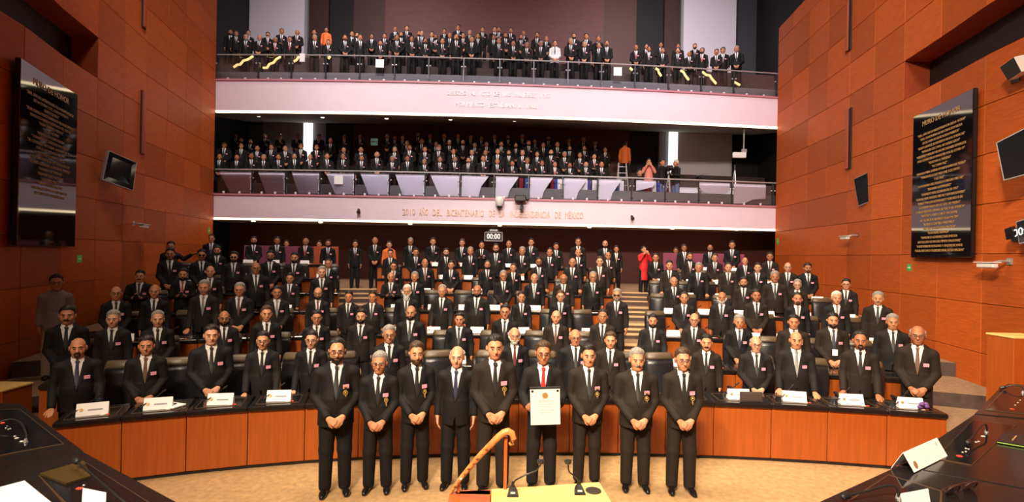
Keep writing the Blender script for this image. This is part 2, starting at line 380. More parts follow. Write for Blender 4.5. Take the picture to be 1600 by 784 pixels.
def railing(nm, zb, h, posts):
    r = empty('balcony_railing', (*bal(.5), zb)); base = Vector(r.location)
    tag(r, 'glass and steel railing along the ' + nm + ' balcony edge', 'railing', 'balcony railings')
    m = MB(); m.tube([Vector((*bal(t, .07), zb + h)) - base for t in TS], .026, 6); link('handrail', m.mesh('handrail', STEEL, 'auto'), r)
    pm = MB(); pm.box(-.022, .022, -.03, .03, .0, h - .02); pm.box(-.05, .05, -.045, -.02, h * .62, h * .62 + .05); pm.box(-.05, .05, -.045, -.02, .1, .15); pme = pm.mesh('post', [DKSTEEL])
    cm = MB(); cm.ball((-.07, -.05, h * .65), .032, 7); cl1 = cm.mesh('clamp', STEEL); cm = MB(); cm.ball((.07, -.05, h * .65), .032, 7); cl2 = cm.mesh('clamp', STEEL)
    um = MB(); um.box(-.014, .014, -.02, .02, h * .68, h - .01); ume = um.mesh('post_top', STEEL)
    for i, t in enumerate(posts):
        p = link('post', pme, r, Vector((*bal(t, .07), zb)) - base)
        link('clamp', cl1, p); link('clamp', cl2, p); link('post_top', ume, p)
        if i + 1 < len(posts):
            a, b = Vector((*bal(t, .07), zb)), Vector((*bal(posts[i + 1], .07), zb)); L = (b - a).length
            g = MB(); g.box(.06, L - .06, -.006, .006, .05, h - .1); gp = link('glass_pane', g.mesh('glass_pane', GLASSR), r, M=frame(a - base, b - a))
            g = MB(); g.box(.06, L - .06, -.012, .012, .035, .055); link('pane_shoe', g.mesh('pane_shoe', PLAST), gp)
            for fx in (.3, .7):
                g = MB(); g.box(L * fx - .035, L * fx + .035, -.035, .0, .01, .10); link('pane_clip', g.mesh('pane_clip', WPLAST), gp)
    return r
for p_, s_, p, c, t, sp_ in FRONT:
    m = MB(); m.bbox(-s_[0] / 2 - .08, s_[0] / 2 + .08, -.1, .28, -s_[1] / 2 - .08, s_[1] / 2 + .08, .03); fl = link('flood_housing', m.mesh('flood_housing', DKSTEEL), None, (p_[0], p_[1] - .42, p_[2])); fl['kind'] = 'structure'
def tpost(lst): return [(at_depth(px, 100, 20.1 + max(0, px - 800) / 417.) .x + 11.72) / 22.53 for px in lst]
PUP = tpost([336, 405, 457, 511, 564, 618, 671, 725, 781, 834, 887, 939, 991, 1043, 1094, 1145, 1213])
PLO = tpost([334, 398, 451, 505, 559, 613, 668, 722, 775, 829, 882, 936, 989, 1041, 1093, 1145, 1210])
railing('upper', 9.40, 1.0, PUP); railing('lower', 4.95, .95, PLO)
# white slanted panels standing in for the reflection in the lower glass
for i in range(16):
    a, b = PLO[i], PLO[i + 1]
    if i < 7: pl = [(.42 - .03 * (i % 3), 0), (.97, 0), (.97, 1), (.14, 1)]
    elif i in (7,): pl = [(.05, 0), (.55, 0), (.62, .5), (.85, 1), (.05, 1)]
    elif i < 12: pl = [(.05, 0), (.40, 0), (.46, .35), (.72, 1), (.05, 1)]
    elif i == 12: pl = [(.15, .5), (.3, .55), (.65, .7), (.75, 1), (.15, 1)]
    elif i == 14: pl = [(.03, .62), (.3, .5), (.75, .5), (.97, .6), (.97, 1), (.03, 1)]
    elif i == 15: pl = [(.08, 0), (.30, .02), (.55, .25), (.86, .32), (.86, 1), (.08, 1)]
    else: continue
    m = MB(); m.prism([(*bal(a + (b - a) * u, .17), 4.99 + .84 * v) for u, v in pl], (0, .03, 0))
    tag(link('reflection_panel', m.mesh('reflection_panel', REFLECT)), 'white panel for the reflection in the lower balcony glass, %s from the left' % ordn(i + 1 if i < 13 else i), 'board', 'reflection panels behind the lower glass')
CL = {'red': mat('red_cloth', (.30, .02, .04), .8), 'blue': mat('blue_cloth', (.05, .10, .42), .8), 'white': mat('white_cloth', (.75, .74, .80), .8)}
for n_c, (px, wpx, c) in enumerate([(814, 6, 'red'), (823, 6, 'blue'), (863, 5, 'red'), (869, 5, 'blue'), (876, 10, 'white'), (884, 4, 'blue'), (911, 16, 'white'), (922, 4, 'blue'), (930, 7, 'white'), (960, 5, 'red'), (966, 5, 'blue'), (974, 7, 'white'), (1014, 5, 'red'), (1020, 4, 'red'), (1027, 6, 'white'), (1034, 4, 'blue')]):
    t = (at_depth(px, 290, 20.4).x + 11.72) / 22.53; x, y = bal(t, .40); wv = wpx * .0128
    m = MB(); m.loft([[(x + u * wv, y + .02 * math.sin(u * 9 + z * 3), z) for u in np.linspace(-1, 1, 7)] + [(x + u * wv, y + .03 + .02 * math.sin(u * 9 + z * 3), z) for u in np.linspace(1, -1, 7)] for z in (5.0, 5.4, 5.82)])
    tag(link('draped_cloth', m.mesh('draped_cloth', CL[c], 'auto')), '%s cloth strip hanging behind the lower glass, %s of the strips from the left' % (c, ordn(n_c + 1)), 'cloth', 'cloth strips behind the lower glass')
# rear walls, seen in sections
def rear(nm, D, z0, z1, segs, mats):
    m = MB()
    for pa, pb, mi, dz in segs:
        xa, xb = (deroll(pa, 100)[0] - 800) / 800 * (D + dz), (deroll(pb, 100)[0] - 800) / 800 * (D + dz)
        m.box(xa, xb, D + dz, D + dz + .2, z0, z1, mi)
    return struct(nm, m, mats)
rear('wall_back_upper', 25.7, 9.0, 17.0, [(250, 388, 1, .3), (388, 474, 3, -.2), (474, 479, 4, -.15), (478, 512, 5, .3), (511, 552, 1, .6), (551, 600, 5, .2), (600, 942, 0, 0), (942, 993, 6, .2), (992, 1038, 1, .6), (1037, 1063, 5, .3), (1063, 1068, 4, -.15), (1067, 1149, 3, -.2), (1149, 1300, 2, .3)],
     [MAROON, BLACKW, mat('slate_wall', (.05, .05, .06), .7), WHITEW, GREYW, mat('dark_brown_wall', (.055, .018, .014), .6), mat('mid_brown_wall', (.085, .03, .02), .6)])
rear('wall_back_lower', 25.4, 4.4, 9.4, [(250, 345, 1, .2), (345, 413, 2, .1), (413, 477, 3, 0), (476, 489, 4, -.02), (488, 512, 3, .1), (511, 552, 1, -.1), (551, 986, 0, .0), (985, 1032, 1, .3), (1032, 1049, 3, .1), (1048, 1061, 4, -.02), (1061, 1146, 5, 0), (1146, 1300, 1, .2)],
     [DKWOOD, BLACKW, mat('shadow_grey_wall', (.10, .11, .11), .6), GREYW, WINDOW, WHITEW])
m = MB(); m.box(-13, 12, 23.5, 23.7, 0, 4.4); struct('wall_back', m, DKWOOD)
for sd, X, Ds in (('left', xl, 20.0), ('right', xr, 21.0)):      # side returns of the galleries
    m = MB(); xx = X(Ds) + (-1.6 if sd == 'left' else 1.4); m.box(min(xx, xx + (-.2 if sd == 'left' else .2)), max(xx, xx + (-.2 if sd == 'left' else .2)), Ds - .1, 26.5, 0, 17); struct('wall_gallery_' + sd, m, BLACKW)
m = MB(); m.box(-8, 8, -6.3, -6.1, 0, CEIL); struct('wall_front', m, REVEAL)
m = MB(); m.box(-15, 15, -6.3, 27, CEIL, CEIL + .2); cl_ = struct('ceiling', m, CEILM)
for (x, y), s, p, c, t, sp_ in LAMPS:
    m = MB(); m.box(-s[0] / 2, s[0] / 2, -s[1] / 2, s[1] / 2, -.06, 0); link('lamp_housing', m.mesh('lamp_housing', WPLAST), cl_, (x, y, CEIL - .0))
# downlights under the balconies
dl = MB(); dl.lathe([(.001, 0), (.07, 0), (.09, .02), (.09, .05), (.001, .05)], 10); dlm = dl.mesh('downlight', LAMPM)
def down(px, D, z, nm, i, power, col):
    x = (px - 800) / 800 * D; o = link('downlight', dlm, None, (x, D, z - .05))
    tag(o, 'small round downlight under the ' + nm + ' balcony, %s from the left' % ordn(i), 'downlight', 'downlights under the ' + nm + ' balcony')
    d = bpy.data.lights.new('downlight_lamp', 'SPOT'); d.energy = power; d.color = col; d.spot_size = math.radians(135); d.spot_blend = .8; d.shadow_soft_size = .08
    l = bpy.data.objects.new('downlight_lamp', d); COL.objects.link(l); l.parent = o; l.location = (0, 0, -.06)
for i, px in enumerate([395, 500, 640, 780, 920, 1050, 1150]): down(px, 21.6, 4.0, 'lower', i + 1, 70, WARM)
for i, px in enumerate([400, 500, 600, 700, 800, 900, 1010, 1120]): down(px, 21.9, 8.52, 'upper', i + 1, 45, NEUT)

for i, (px, pw) in enumerate(((440, 220), (1105, 700))): down(px, 24.0, 8.92, 'upper', 9 + i, pw, PINK)  # two added downlights, there only to brighten the grey and white gallery walls
# wall plaques with gold lettering
LT = ['"2004, AÑO DEL BICENTENARIO DE LA INDEPENDENCIA', 'DE LA PATRIA Y DEL CONSTITUYENTE', 'BENITO JUAREZ"', '"FELIPE CARRILLO PUERTO BENEMERITO DEL PROLETARIADO"', 'REVOLUCIONARIO Y DEFENSOR DEL MAYAB', '"ELVIA CARRILLO PUERTO"', '"LEONA VICARIO"', '"HERMANOS FLORES MAGON"', '"CUAUHTEMOC, DEFENSOR DE MEXICO"', '"AL CONGRESO NACIONAL ANAHUAC DE 1813"', 'POR SU LEGADO A LA NACION', '"A LOS CONSTITUYENTES DE 1857"', '"A LOS DIPUTADOS DE 1917 POR LA PATRIA"', '"VICENTE GUERRERO, LA PATRIA ES PRIMERO"', '"MARIANO MATAMOROS"', '"HERMENEGILDO GALEANA"', '"GUILLERMO PRIETO"', '"VALENTIN GOMEZ FARIAS"', '"A LAS MUJERES Y HOMBRES DE MEXICO', 'CONSTRUCTORES DE LA PATRIA"']
RT = ['"2021, AÑO DE LA INDEPENDENCIA DE LA PATRIA"', '"2021, CENTENARIO DE LA CREACION DE LA', 'SECRETARIA DE EDUCACION PUBLICA"', '"BENITO JUAREZ, BENEMERITO DE LAS AMERICAS"', '"SUFRAGIO EFECTIVO, NO REELECCION"', '"HEROINAS Y HEROES POR SUS INCANSABLES ESFUERZOS', 'PARA COMBATIR LA PANDEMIA POR EL COVID-19"', '"GUSTAVO A. MADERO"', '"OCTAVIO PAZ"', '"FRANCISCO VILLA, GENERAL REVOLUCIONARIO DEL PUEBLO"', '"HEROES DE LA BATALLA DEL 5 DE MAYO', 'Y DE 1862"', '"CENTENARIO DEL HEROICO COLEGIO MILITAR"', '"BELISARIO DOMINGUEZ"', '"EDUARDO NERI, LEGISLADOR DE 1913"', '"GENERAL FELIPE ANGELES, MILITAR Y REVOLUCIONARIO"', '"DUELO POR LOS DEFENSORES Y SOLDADOS DE', 'LA FUERZA AEREA DEL ESTADO DE PUEBLA"', '"CARLOS PELLICER CAMARA, EL POETA DE AMERICA"', '"INSTITUTO POLITECNICO NACIONAL', 'LA TECNICA AL SERVICIO DE LA PATRIA"', '"ROBERTO CASTILLO MARTINEZ"', '"REAL DEL MONTE DE LA NACION"', '"PONCIANO ARRIAGA"', '"FRANCISCO GONZALEZ BOCANEGRA', 'AUTOR DE LA LETRA DEL HIMNO NACIONAL"', '"A LOS PUEBLOS INDIGENAS Y AFROMEXICANOS', 'POR EL SUSTENTO PLURICULTURAL DE LA NACION"']
def plaque(side, px0, px1, z0, z1, lines, y_first, y_last):
    p, q = wall_at(side, ratio(px0, 280)), wall_at(side, ratio(px1, 280)); n = frame(p, q - p).col[1].to_3d(); p -= n * .16; q -= n * .16
    L = (q - p).length; M = frame((p.x, p.y, z0), q - p); e = empty('wall_plaque', M=M)
    tag(e, 'tall black marble plaque with gold lettering on the ' + side + ' wall', 'plaque', 'black marble plaques')
    m = MB(); m.bbox(0, L, 0, .09, 0, z1 - z0, .012); link('slab', m.mesh('slab', PLAQ), e)
    for hx in (.15, L - .2):
        m = MB(); m.box(hx, hx + .06, .09, .2, .3, z1 - z0 - .3); link('bracket', m.mesh('bracket', DKSTEEL), e)
    H = z1 - z0; R = Matrix.Rotation(math.pi / 2, 4, 'X')
    def ln(body, z, size, wmax):
        me = text_mesh(body, size, .003); me.materials.append(GOLD); xs = [v.co.x for v in me.vertices]; w_ = max(xs) - min(xs); s = min(1.0, wmax / w_)
        link('lettering', me, e, M=Matrix.Translation((L / 2, -.004, z)) @ R @ Matrix.Diagonal((s, 1, 1, 1)))
    ln('MURO DE HONOR', H * .915, .17 if side == 'left' else .16, L * .66)
    for i, s in enumerate(lines): ln(s, H * (y_first + (y_last - y_first) * i / (len(lines) - 1)), H * (.022 if side == 'right' else .024), L * .82)
plaque('left', 11, 105, 2.73, 6.07, LT, .84, .30)
plaque('right', 1437, 1533, 2.84, 6.2, RT, .84, .045)

def slab_px(name, c, th, label, cat, body=PLAST, face=SCREEN, group=None, bez=.03, facem=True):
    P = [at_depth(*q) for q in c]; o = sum(P, Vector()) / 4; e = empty(name, o); tag(e, label, cat, group)
    n = ((P[1] - P[0]).cross(P[3] - P[0])).normalized(); n = n if n.dot(o - Vector((0, 0, CAMZ))) > 0 else -n
    m = MB(); m.prism([p - o for p in P], n * th); link('housing', m.mesh('housing', body), e)
    cc = sum(P, Vector()) / 4
    m = MB(); m.prism([(p - o) * (1 - bez * 2) - n * .004 for p in P], n * .006); s = link('screen', m.mesh('screen', face), e)
    return e, n, P
def arm_to_wall(e, side, p, n, th):
    o = Vector(e.location); a = o + n * th; X = xr if side == 'right' else xl; b = Vector((X(o.y + .3), o.y + .3, o.z))
    m = MB(); m.tube([a - o, (a - o) * .4 + (b - o) * .6 + Vector((0, 0, .03)), b - o], .03, 8); link('wall_arm', m.mesh('wall_arm', DKSTEEL), e)
    m = MB(); m.box(b.x - o.x - .03, b.x - o.x + .03, b.y - o.y - .08, b.y - o.y + .08, -.12, .12); link('wall_plate', m.mesh('wall_plate', DKSTEEL), e)
e, n, P_ = slab_px('wall_television', [(170, 235, 12.4), (214, 254, 13.2), (208, 298, 13.0), (160, 281, 12.2)], .07, 'dark television tilted down from the left wall beside the plaque', 'television', SILVER, bez=.02); arm_to_wall(e, 'left', None, n, .07)
e, n, P_ = slab_px('wall_television', [(1333.5, 279.5, 14.9), (1359, 267.5, 14.4), (1367, 312, 14.2), (1341, 322, 14.7)], .07, 'small dark television on a bracket left of the right plaque', 'television', SILVER, bez=.02); arm_to_wall(e, 'right', None, n, .07)
e, n, P_ = slab_px('wall_television', [(1556, 223, 9.0), (1640, 180, 8.4), (1650, 260, 8.2), (1568, 282, 8.8)], .07, 'large dark television cut by the right edge of the view', 'television', SILVER, bez=.02); arm_to_wall(e, 'right', None, n, .07)
e, n, P_ = slab_px('loudspeaker', [(1562, 105, 9.2), (1584, 89, 8.9), (1596, 112, 8.8), (1575, 126, 9.1)], .16, 'black and white loudspeaker high on the right wall', 'loudspeaker', WPLAST, mat('speaker_grille', (.010, .010, .010), .8), bez=.01); arm_to_wall(e, 'right', None, n, .16)
e, n, P_ = slab_px('loudspeaker', [(1569, 358, 9.0), (1580, 354, 8.9), (1585, 372, 8.85), (1572, 375, 9.0)], .1, 'small black loudspeaker beside the digital clock on the right wall', 'loudspeaker', PLAST); arm_to_wall(e, 'right', None, n, .1)
e, n, P_ = slab_px('digital_clock', [(1587, 346, 8.9), (1612, 338, 8.6), (1617, 376, 8.5), (1592, 381, 8.8)], .06, 'digital clock screen cut by the right edge of the view', 'clock', SILVER, bez=.05); arm_to_wall(e, 'right', None, n, .06)
me = text_mesh('00:00', .2, .002); me.materials.append(mat('clock_digits', (.8, .9, .9), emit=(.7, .9, 1), estr=2))
xd = (P_[1] - P_[0]).normalized(); up = (P_[0] - P_[3]).normalized(); M = Matrix.Identity(4)
for i in range(3): M[i][0], M[i][1], M[i][2] = xd[i], up[i], xd.cross(up)[i]
M.translation = xd * 0 + (-n) * .012; link('digits', me, e, M=M)
# hanging digital clock under the lower balcony
D = 20.6; a, b = at_depth(757, 362, D), at_depth(785, 377, D); e = empty('digital_clock', ((a.x + b.x) / 2, D, (a.z + b.z) / 2)); tag(e, 'white framed digital clock reading 00:00 hanging under the lower balcony', 'clock')
hw, hh = (b.x - a.x) / 2, (a.z - b.z) / 2
m = MB(); m.bbox(-hw, hw, 0, .1, -hh, hh, .01); link('housing', m.mesh('housing', PLAST), e)
m = MB()
for q in ((-hw, hw, hh - .02, hh), (-hw, hw, -hh, -hh + .02), (-hw, -hw + .02, -hh, hh), (hw - .02, hw, -hh, hh)): m.box(q[0], q[1], -.012, 0, q[2], q[3])
link('bezel', m.mesh('bezel', mat('grey_bezel', (.5, .5, .52), .4)), e)
DIG = mat('white_digits', (1, 1, 1), emit=(1, 1, 1), estr=2.6)
me = text_mesh('00:00', .30, .002); me.materials.append(DIG); link('digits', me, e, M=Matrix.Translation((0, -.01, 0)) @ Matrix.Rotation(math.pi / 2, 4, 'X') @ Matrix.Diagonal((.82, 1, 1, 1)))
me = text_mesh('00:00:00', .09, .002); me.materials.append(DIG); link('caption', me, e, M=Matrix.Translation((0, -.01, hh + .07)) @ Matrix.Rotation(math.pi / 2, 4, 'X'))
m = MB(); m.box(-.2, .2, 0, .06, hh, hh + .13); m.box(-.02, .02, .02, .06, hh, 4.0 - e.location.z); link('hanger', m.mesh('hanger', PLAST), e)
# exit signs, security cameras
for side, px, py, w_, h_, lb in (('left', 325, 360, .14, .22, 'green exit sign at the far end of the left wall'), ('left', 121, 404, .2, .16, 'green arrow exit sign below the left plaque'), ('right', 1216, 377, .16, .24, 'green exit sign at the far end of the right wall'), ('right', 1423, 418, .17, .17, 'green exit sign beside the right plaque')):
    M, L = wall_frame(side, px, py, .04); e = empty('exit_sign', M=M); tag(e, lb, 'sign', 'green exit signs')
    m = MB(); m.bbox(-w_ / 2, w_ / 2, 0, .02, -h_ / 2, h_ / 2, .004); link('plate', m.mesh('plate', GREEN), e)
    m = MB(); k = w_ * .3; m.prism([(-k, -.004, .012), (.2 * k, -.004, .012), (.2 * k, -.004, .035), (k, -.004, 0), (.2 * k, -.004, -.035), (.2 * k, -.004, -.012), (-k, -.004, -.012)], (0, .004, 0)); link('arrow', m.mesh('arrow', PAPER), e)
p = at_depth(584.5, 221.5, 25.37); e = empty('exit_sign', p); tag(e, 'pale green exit sign on the wall behind the lower balcony', 'sign', 'green exit signs')
m = MB(); m.bbox(-.17, .17, 0, .04, -.17, .17, .01); link('plate', m.mesh('plate', mat('pale_green_sign', (.35, .55, .45), emit=(.5, .8, .65), estr=.35)), e)
m = MB(); m.box(-.1, .12, -.01, 0, -.02, .02); m.prism([(-.14, -.01, 0), (-.05, -.01, .08), (-.05, -.01, -.08)], (0, .01, 0)); link('arrow', m.mesh('arrow', PAPER), e)
for side, px, py, lb in (('left', 205, 353, 'white security camera low on the left wall'), ('right', 1338, 372, 'white security camera under the small television on right wall'), ('right', 1571, 415, 'white security camera at the far right below the loudspeaker')):
    M, L = wall_frame(side, px, py, .0); e = empty('security_camera', M=M); tag(e, lb, 'camera', 'white security cameras')
    s = -1 if side == 'right' else 1
    m = MB(); m.bbox(-.2, .2, -.36, -.26, -.05, .05, .02); link('body', m.mesh('body', WPLAST), e)
    m = MB(); m.box(-.23, .23, -.38, -.24, .05, .065); link('sunshield', m.mesh('sunshield', WPLAST), e)
    m = MB(); m.tube([(.1, 0, .08), (.1, -.18, .08), (.1, -.3, .04)], .025, 8); link('bracket', m.mesh('bracket', SILVER), e)
    m = MB(); m.box(.04, .16, -.02, .0, .02, .14); link('base', m.mesh('base', SILVER), e)
# cameras on the lower fascia
def fascia_cam(px, py, kind, lb):
    t = (at_depth(px, py, 20).x + 11.72) / 22.53; x, y = bal(t); z = at_depth(px, py, y).z; e = empty('ceiling_camera', (x, y, z)); tag(e, lb, 'camera', 'cameras fixed to the lower fascia')
    if kind == 'dome':
        m = MB(); m.lathe([(.001, -.14), (.10, -.12), (.17, .0), (.18, .16), (.14, .24), (.001, .26)], 14, (0, -.2, 0)); link('dome_housing', m.mesh('dome_housing', WPLAST, 'auto'), e)
        m = MB(); m.ball((0, -.2, -.13), (.11, .11, .1), 10); link('lens_dome', m.mesh('lens_dome', PLAST, True), e)
        m = MB(); m.tube([(0, 0, .22), (0, -.2, .24)], .03, 8); link('bracket', m.mesh('bracket', WPLAST), e)
    elif kind == 'black':
        m = MB(); m.bbox(-.28, .16, -.4, -.1, .05, .28, .03); link('housing', m.mesh('housing', PLAST), e)
        m = MB(); m.bbox(-.07, .07, -.36, -.16, -.3, -.1, .03); link('lens', m.mesh('lens', PLAST), e)
        m = MB(); m.tube([(0, -.05, .1), (0, -.2, .0), (0, -.26, -.15)], .035, 8); link('bracket', m.mesh('bracket', PLAST), e)
        m = MB(); m.box(.16, .28, -.2, -.02, .16, .36); link('clamp', m.mesh('clamp', PLAST), e)
    else:
        m = MB(); m.tube([(0, -.1, .06), (.02, -.2, -.06)], [.05, .075], 9); link('body', m.mesh('body', DKSTEEL), e)
        m = MB(); m.tube([(0, 0, .12), (.03, -.1, .06)], .02, 7); link('bracket', m.mesh('bracket', WPLAST), e)
fascia_cam(780.5, 318, 'dome', 'white dome camera hanging on the lower fascia near centre'); fascia_cam(815, 318, 'black', 'bulky black camera clamped to the lower fascia rail')
fascia_cam(563, 330, 'small', 'small dark camera on the left half of the lower fascia'); fascia_cam(989, 340, 'small', 'small dark camera on the right half of the lower fascia')
# glowing yellow zigzag tubes just behind the upper glass
ZZ = [[(365, 105), (371, 101), (375, 101), (380, 95), (387, 93), (395, 88)], [(411, 106), (417, 106), (421, 100), (427, 98), (432, 92), (438, 89)], [(459, 96), (463, 94), (467, 88)], [(513, 92), (516, 88)], [(984, 106), (988, 110)], [(1024, 107), (1028, 109), (1029, 113), (1033, 119)], [(1063, 110), (1068, 113), (1070, 117), (1076, 125)], [(1097, 112), (1103, 117), (1109, 118), (1112, 123), (1119, 131)], [(1147, 128), (1156, 133)]]
for i, z in enumerate(ZZ):
    D = bal((at_depth(z[0][0], 100, 20.3).x + 11.72) / 22.53)[1] + .38; pts = [at_depth(px, py, D) for px, py in z]; o = pts[0]
    m = MB(); m.tube([p - o for p in pts], .045, 6); tag(link('zigzag_strip', m.mesh('zigzag_strip', YZIG), None, o), 'yellow glowing zigzag strip behind the upper glass, %s from the left' % ordn(i + 1), 'step light', 'yellow zigzag strips')
# notices taped to the glass
for px, py, w_, h_, z, lb in ((596, 99, .32, .32, 0, 'white square notice behind the upper glass left of centre'), (966, 111.5, .32, .33, 0, 'white square notice behind the upper glass right of centre'), (532.5, 281, .34, .34, 0, 'white square notice on the lower balcony glass'), (476, 90, .2, .32, 0, 'narrow white box on the upper railing at left')):
    t = (at_depth(px, py, 20.2).x + 11.72) / 22.53; x, y = bal(t, .035); zz = at_depth(px, py, y).z
    m = MB(); m.box(-w_ / 2, w_ / 2, 0, .012, -h_ / 2, h_ / 2); tag(link('notice', m.mesh('notice', PAPER), None, (x, y, zz)), lb, 'notice', 'white notices on the glass')
# purple partitions behind the last row
for n_p, (pa, pb, y0, y1, mm) in enumerate([(381, 424, 383, 408, PURPLE), (425, 489, 384, 410, PURPLE), (490, 528, 384.5, 411, ORANGEP), (1036.5, 1063, 395, 419, PURPLE), (1064, 1105, 395.5, 420, PURPLE), (1106, 1144, 396, 421, PURPLE), (1145, 1163, 397, 421, PURPLE)]):
    a, b = at_depth(pa, y0, 18.0), at_depth(pb, y1, 18.0); m = MB(); m.bbox(0, b.x - a.x, 0, .05, 0, a.z - FL[6], .012)
    col = 'orange' if mm is ORANGEP else 'purple'
    tag(link('partition', m.mesh('partition', mm), None, (a.x, 18.0, FL[6])), col + ' partition panel behind the last row, %s from the left' % ordn(n_p + 1), 'partition', 'partition panels behind the last row')

# ------------------------------------------------------------------ rows of desks, chairs and name cards
W0 = .74
def desk_meshes(rise, detail):
    d = {}
    m = MB(); m.bbox(.002, W0 - .002, -.04, .56, .715, .78, .012); d['worktop'] = [m.mesh('worktop', GRAN)]
    m = MB(); m.bbox(.004, W0 - .004, .0, .03, -rise + (.045 if rise < .01 else .004), .715, .004); d['front_panel'] = [m.mesh('front_panel', DESKW)]
    if rise < .01:
        m = MB(); m.box(.0, W0, .025, .05, .0, .05); d['plinth'] = [m.mesh('plinth', PLAST)]
    sp = []
    for x in (.006, W0 - .03):
        m = MB(); m.box(x, x + .024, .03, .52, 0, .715); sp.append(m.mesh('side_panel', DESKW))
    d['side_panel'] = sp
    if detail:
        m = MB(); m.box(.09, W0 - .09, .06, .40, .78, .7835); d['inset_panel'] = [m.mesh('inset_panel', INSET)]
        m = MB()
        for q in ((.08, W0 - .08, .05, .06), (.08, W0 - .08, .40, .41), (.08, .09, .05, .41), (W0 - .09, W0 - .08, .05, .41)): m.box(q[0], q[1], q[2], q[3], .78, .7865)
        d['inset_frame'] = [m.mesh('inset_frame', BRONZE)]
        m = MB(); m.tube([(.16, .12, .78), (.165, .12, .83), (.22, .15, .86), (.30, .22, .90), (.38, .28, .95)], [.012, .006, .006, .006, .006], 6); m.tube([(.38, .28, .95), (.42, .31, .975)], .012, 7); d['microphone'] = [m.mesh('microphone', PLAST)]
        m = MB(); m.box(W0 - .2, W0 - .17, .10, .12, .783, .79); d['indicator'] = [m.mesh('indicator', RED_LED)]
        m = MB(); m.box(W0 - .27, W0 - .215, .09, .125, .783, .789); d['button_plate'] = [m.mesh('button_plate', BTN)]
    return d
def chair_meshes():
    d = {}
    m = MB(); rings = []
    for z, hw, y0, y1 in ((.42, .22, -.21, .20), (.45, .25, -.24, .23), (.50, .25, -.24, .23), (.53, .22, -.2, .2)): rings.append([(-hw, y0 + .05, z), (-hw + .05, y0, z), (hw - .05, y0, z), (hw, y0 + .05, z), (hw, y1, z), (-hw, y1, z)])
    m.loft(rings); d['seat'] = [m.mesh('seat', LEATHER, 'auto')]
    m = MB(); rings = []
    for z, hw, y in ((.50, .21, .22), (.60, .24, .24), (.80, .255, .26), (.98, .25, .29), (1.06, .24, .305)): rings.append([(-hw, y + .02, z), (-hw + .04, y - .045, z), (0, y - .03, z), (hw - .04, y - .045, z), (hw, y + .02, z), (hw - .04, y + .06, z), (-hw + .04, y + .06, z)])
    m.loft(rings); d['backrest'] = [m.mesh('backrest', LEATHER, True)]
    m = MB(); rings = []
    for z, hw, y, t in ((1.055, .242, .305, 1), (1.09, .24, .31, 1), (1.13, .23, .318, .9), (1.16, .21, .325, .6)): rings.append([(-hw, y + .02, z), (-hw + .04, y + .02 - .07 * t, z), (0, y + .02 - .06 * t, z), (hw - .04, y + .02 - .07 * t, z), (hw, y + .02, z), (hw - .04, y + .02 + .045 * t, z), (-hw + .04, y + .02 + .045 * t, z)])
    m.loft(rings); d['headrest'] = [m.mesh('headrest', LEATHTAN, True)]
    a = []
    for s in (-1, 1):
        m = MB(); m.bbox(s * .29 - .03, s * .29 + .03, -.16, .14, .66, .70, .012); m.tube([(s * .29, .1, .68), (s * .285, .05, .55), (s * .22, .02, .46)], .018, 7); a.append(m.mesh('armrest', LEATHER))
    d['armrest'] = a
    m = MB(); m.tube([(0, 0, .08), (0, 0, .43)], .03, 8)
    for k in range(5): q = 2 * math.pi * k / 5 + .3; m.tube([(0, 0, .1), (.26 * math.cos(q), .26 * math.sin(q), .055)], [.028, .018], 6); m.ball((.26 * math.cos(q), .26 * math.sin(q), .028), .028, 6)
    d['base'] = [m.mesh('base', DKSTEEL)]
    return d
CHAIR = chair_meshes()
def build(name, meshes, M, label, cat, group, scale=1.0):
    e = empty(name, M=M @ Matrix.Diagonal((scale, 1, 1, 1)) if scale != 1 else M)
    for k, l in meshes.items():
        for me in l: link(k, me, e)
    return tag(e, label, cat, group)
m = MB(); m.prism([(-.11, -.035, 0), (-.11, .035, 0), (-.11, .0, .10)], (.22, 0, 0)); CARD = m.mesh('name_card', PAPER)
m = MB(); m.lathe([(.001, 0), (.014, 0), (.014, .002), (.001, .002)], 12); SEAL = m.mesh('seal', GOLD)
m = MB(); m.box(-.05, .05, -.001, .001, -.006, .006); INK = m.mesh('printed_name', mat('grey_ink', (.30, .30, .32), .7))
ROWN = ['front', 'second', 'third', 'fourth', 'fifth', 'sixth', 'last']
LE = [83, 62, 135, 190, 248, 252, 372]; RE = [1480, 1445, 1405, 1352, 1300, 1225, 1165]
def split(o, pa, pb, n=None):
    ra, rb = ratio(pa, 500), ratio(pb, 500); rs = np.linspace(ra, rb, 200); P = np.array([on(o, r) for r in rs]); s = np.r_[0, np.cumsum(np.hypot(*np.diff(P, axis=0).T))]
    n = n or max(1, round(s[-1] / W0)); u = np.linspace(0, s[-1], n + 1)
    return [(float(np.interp(t, s, P[:, 0])), float(np.interp(t, s, P[:, 1]))) for t in u]
R1B = [83, 190, 291, 387, 476, 560, 645, 728, 810, 890, 966, 1040, 1115, 1205, 1293, 1386, 1480]
NOCARD = {(0, 6), (0, 7), (0, 8), (0, 9), (0, 10), (0, 11), (0, 4), (0, 5)}
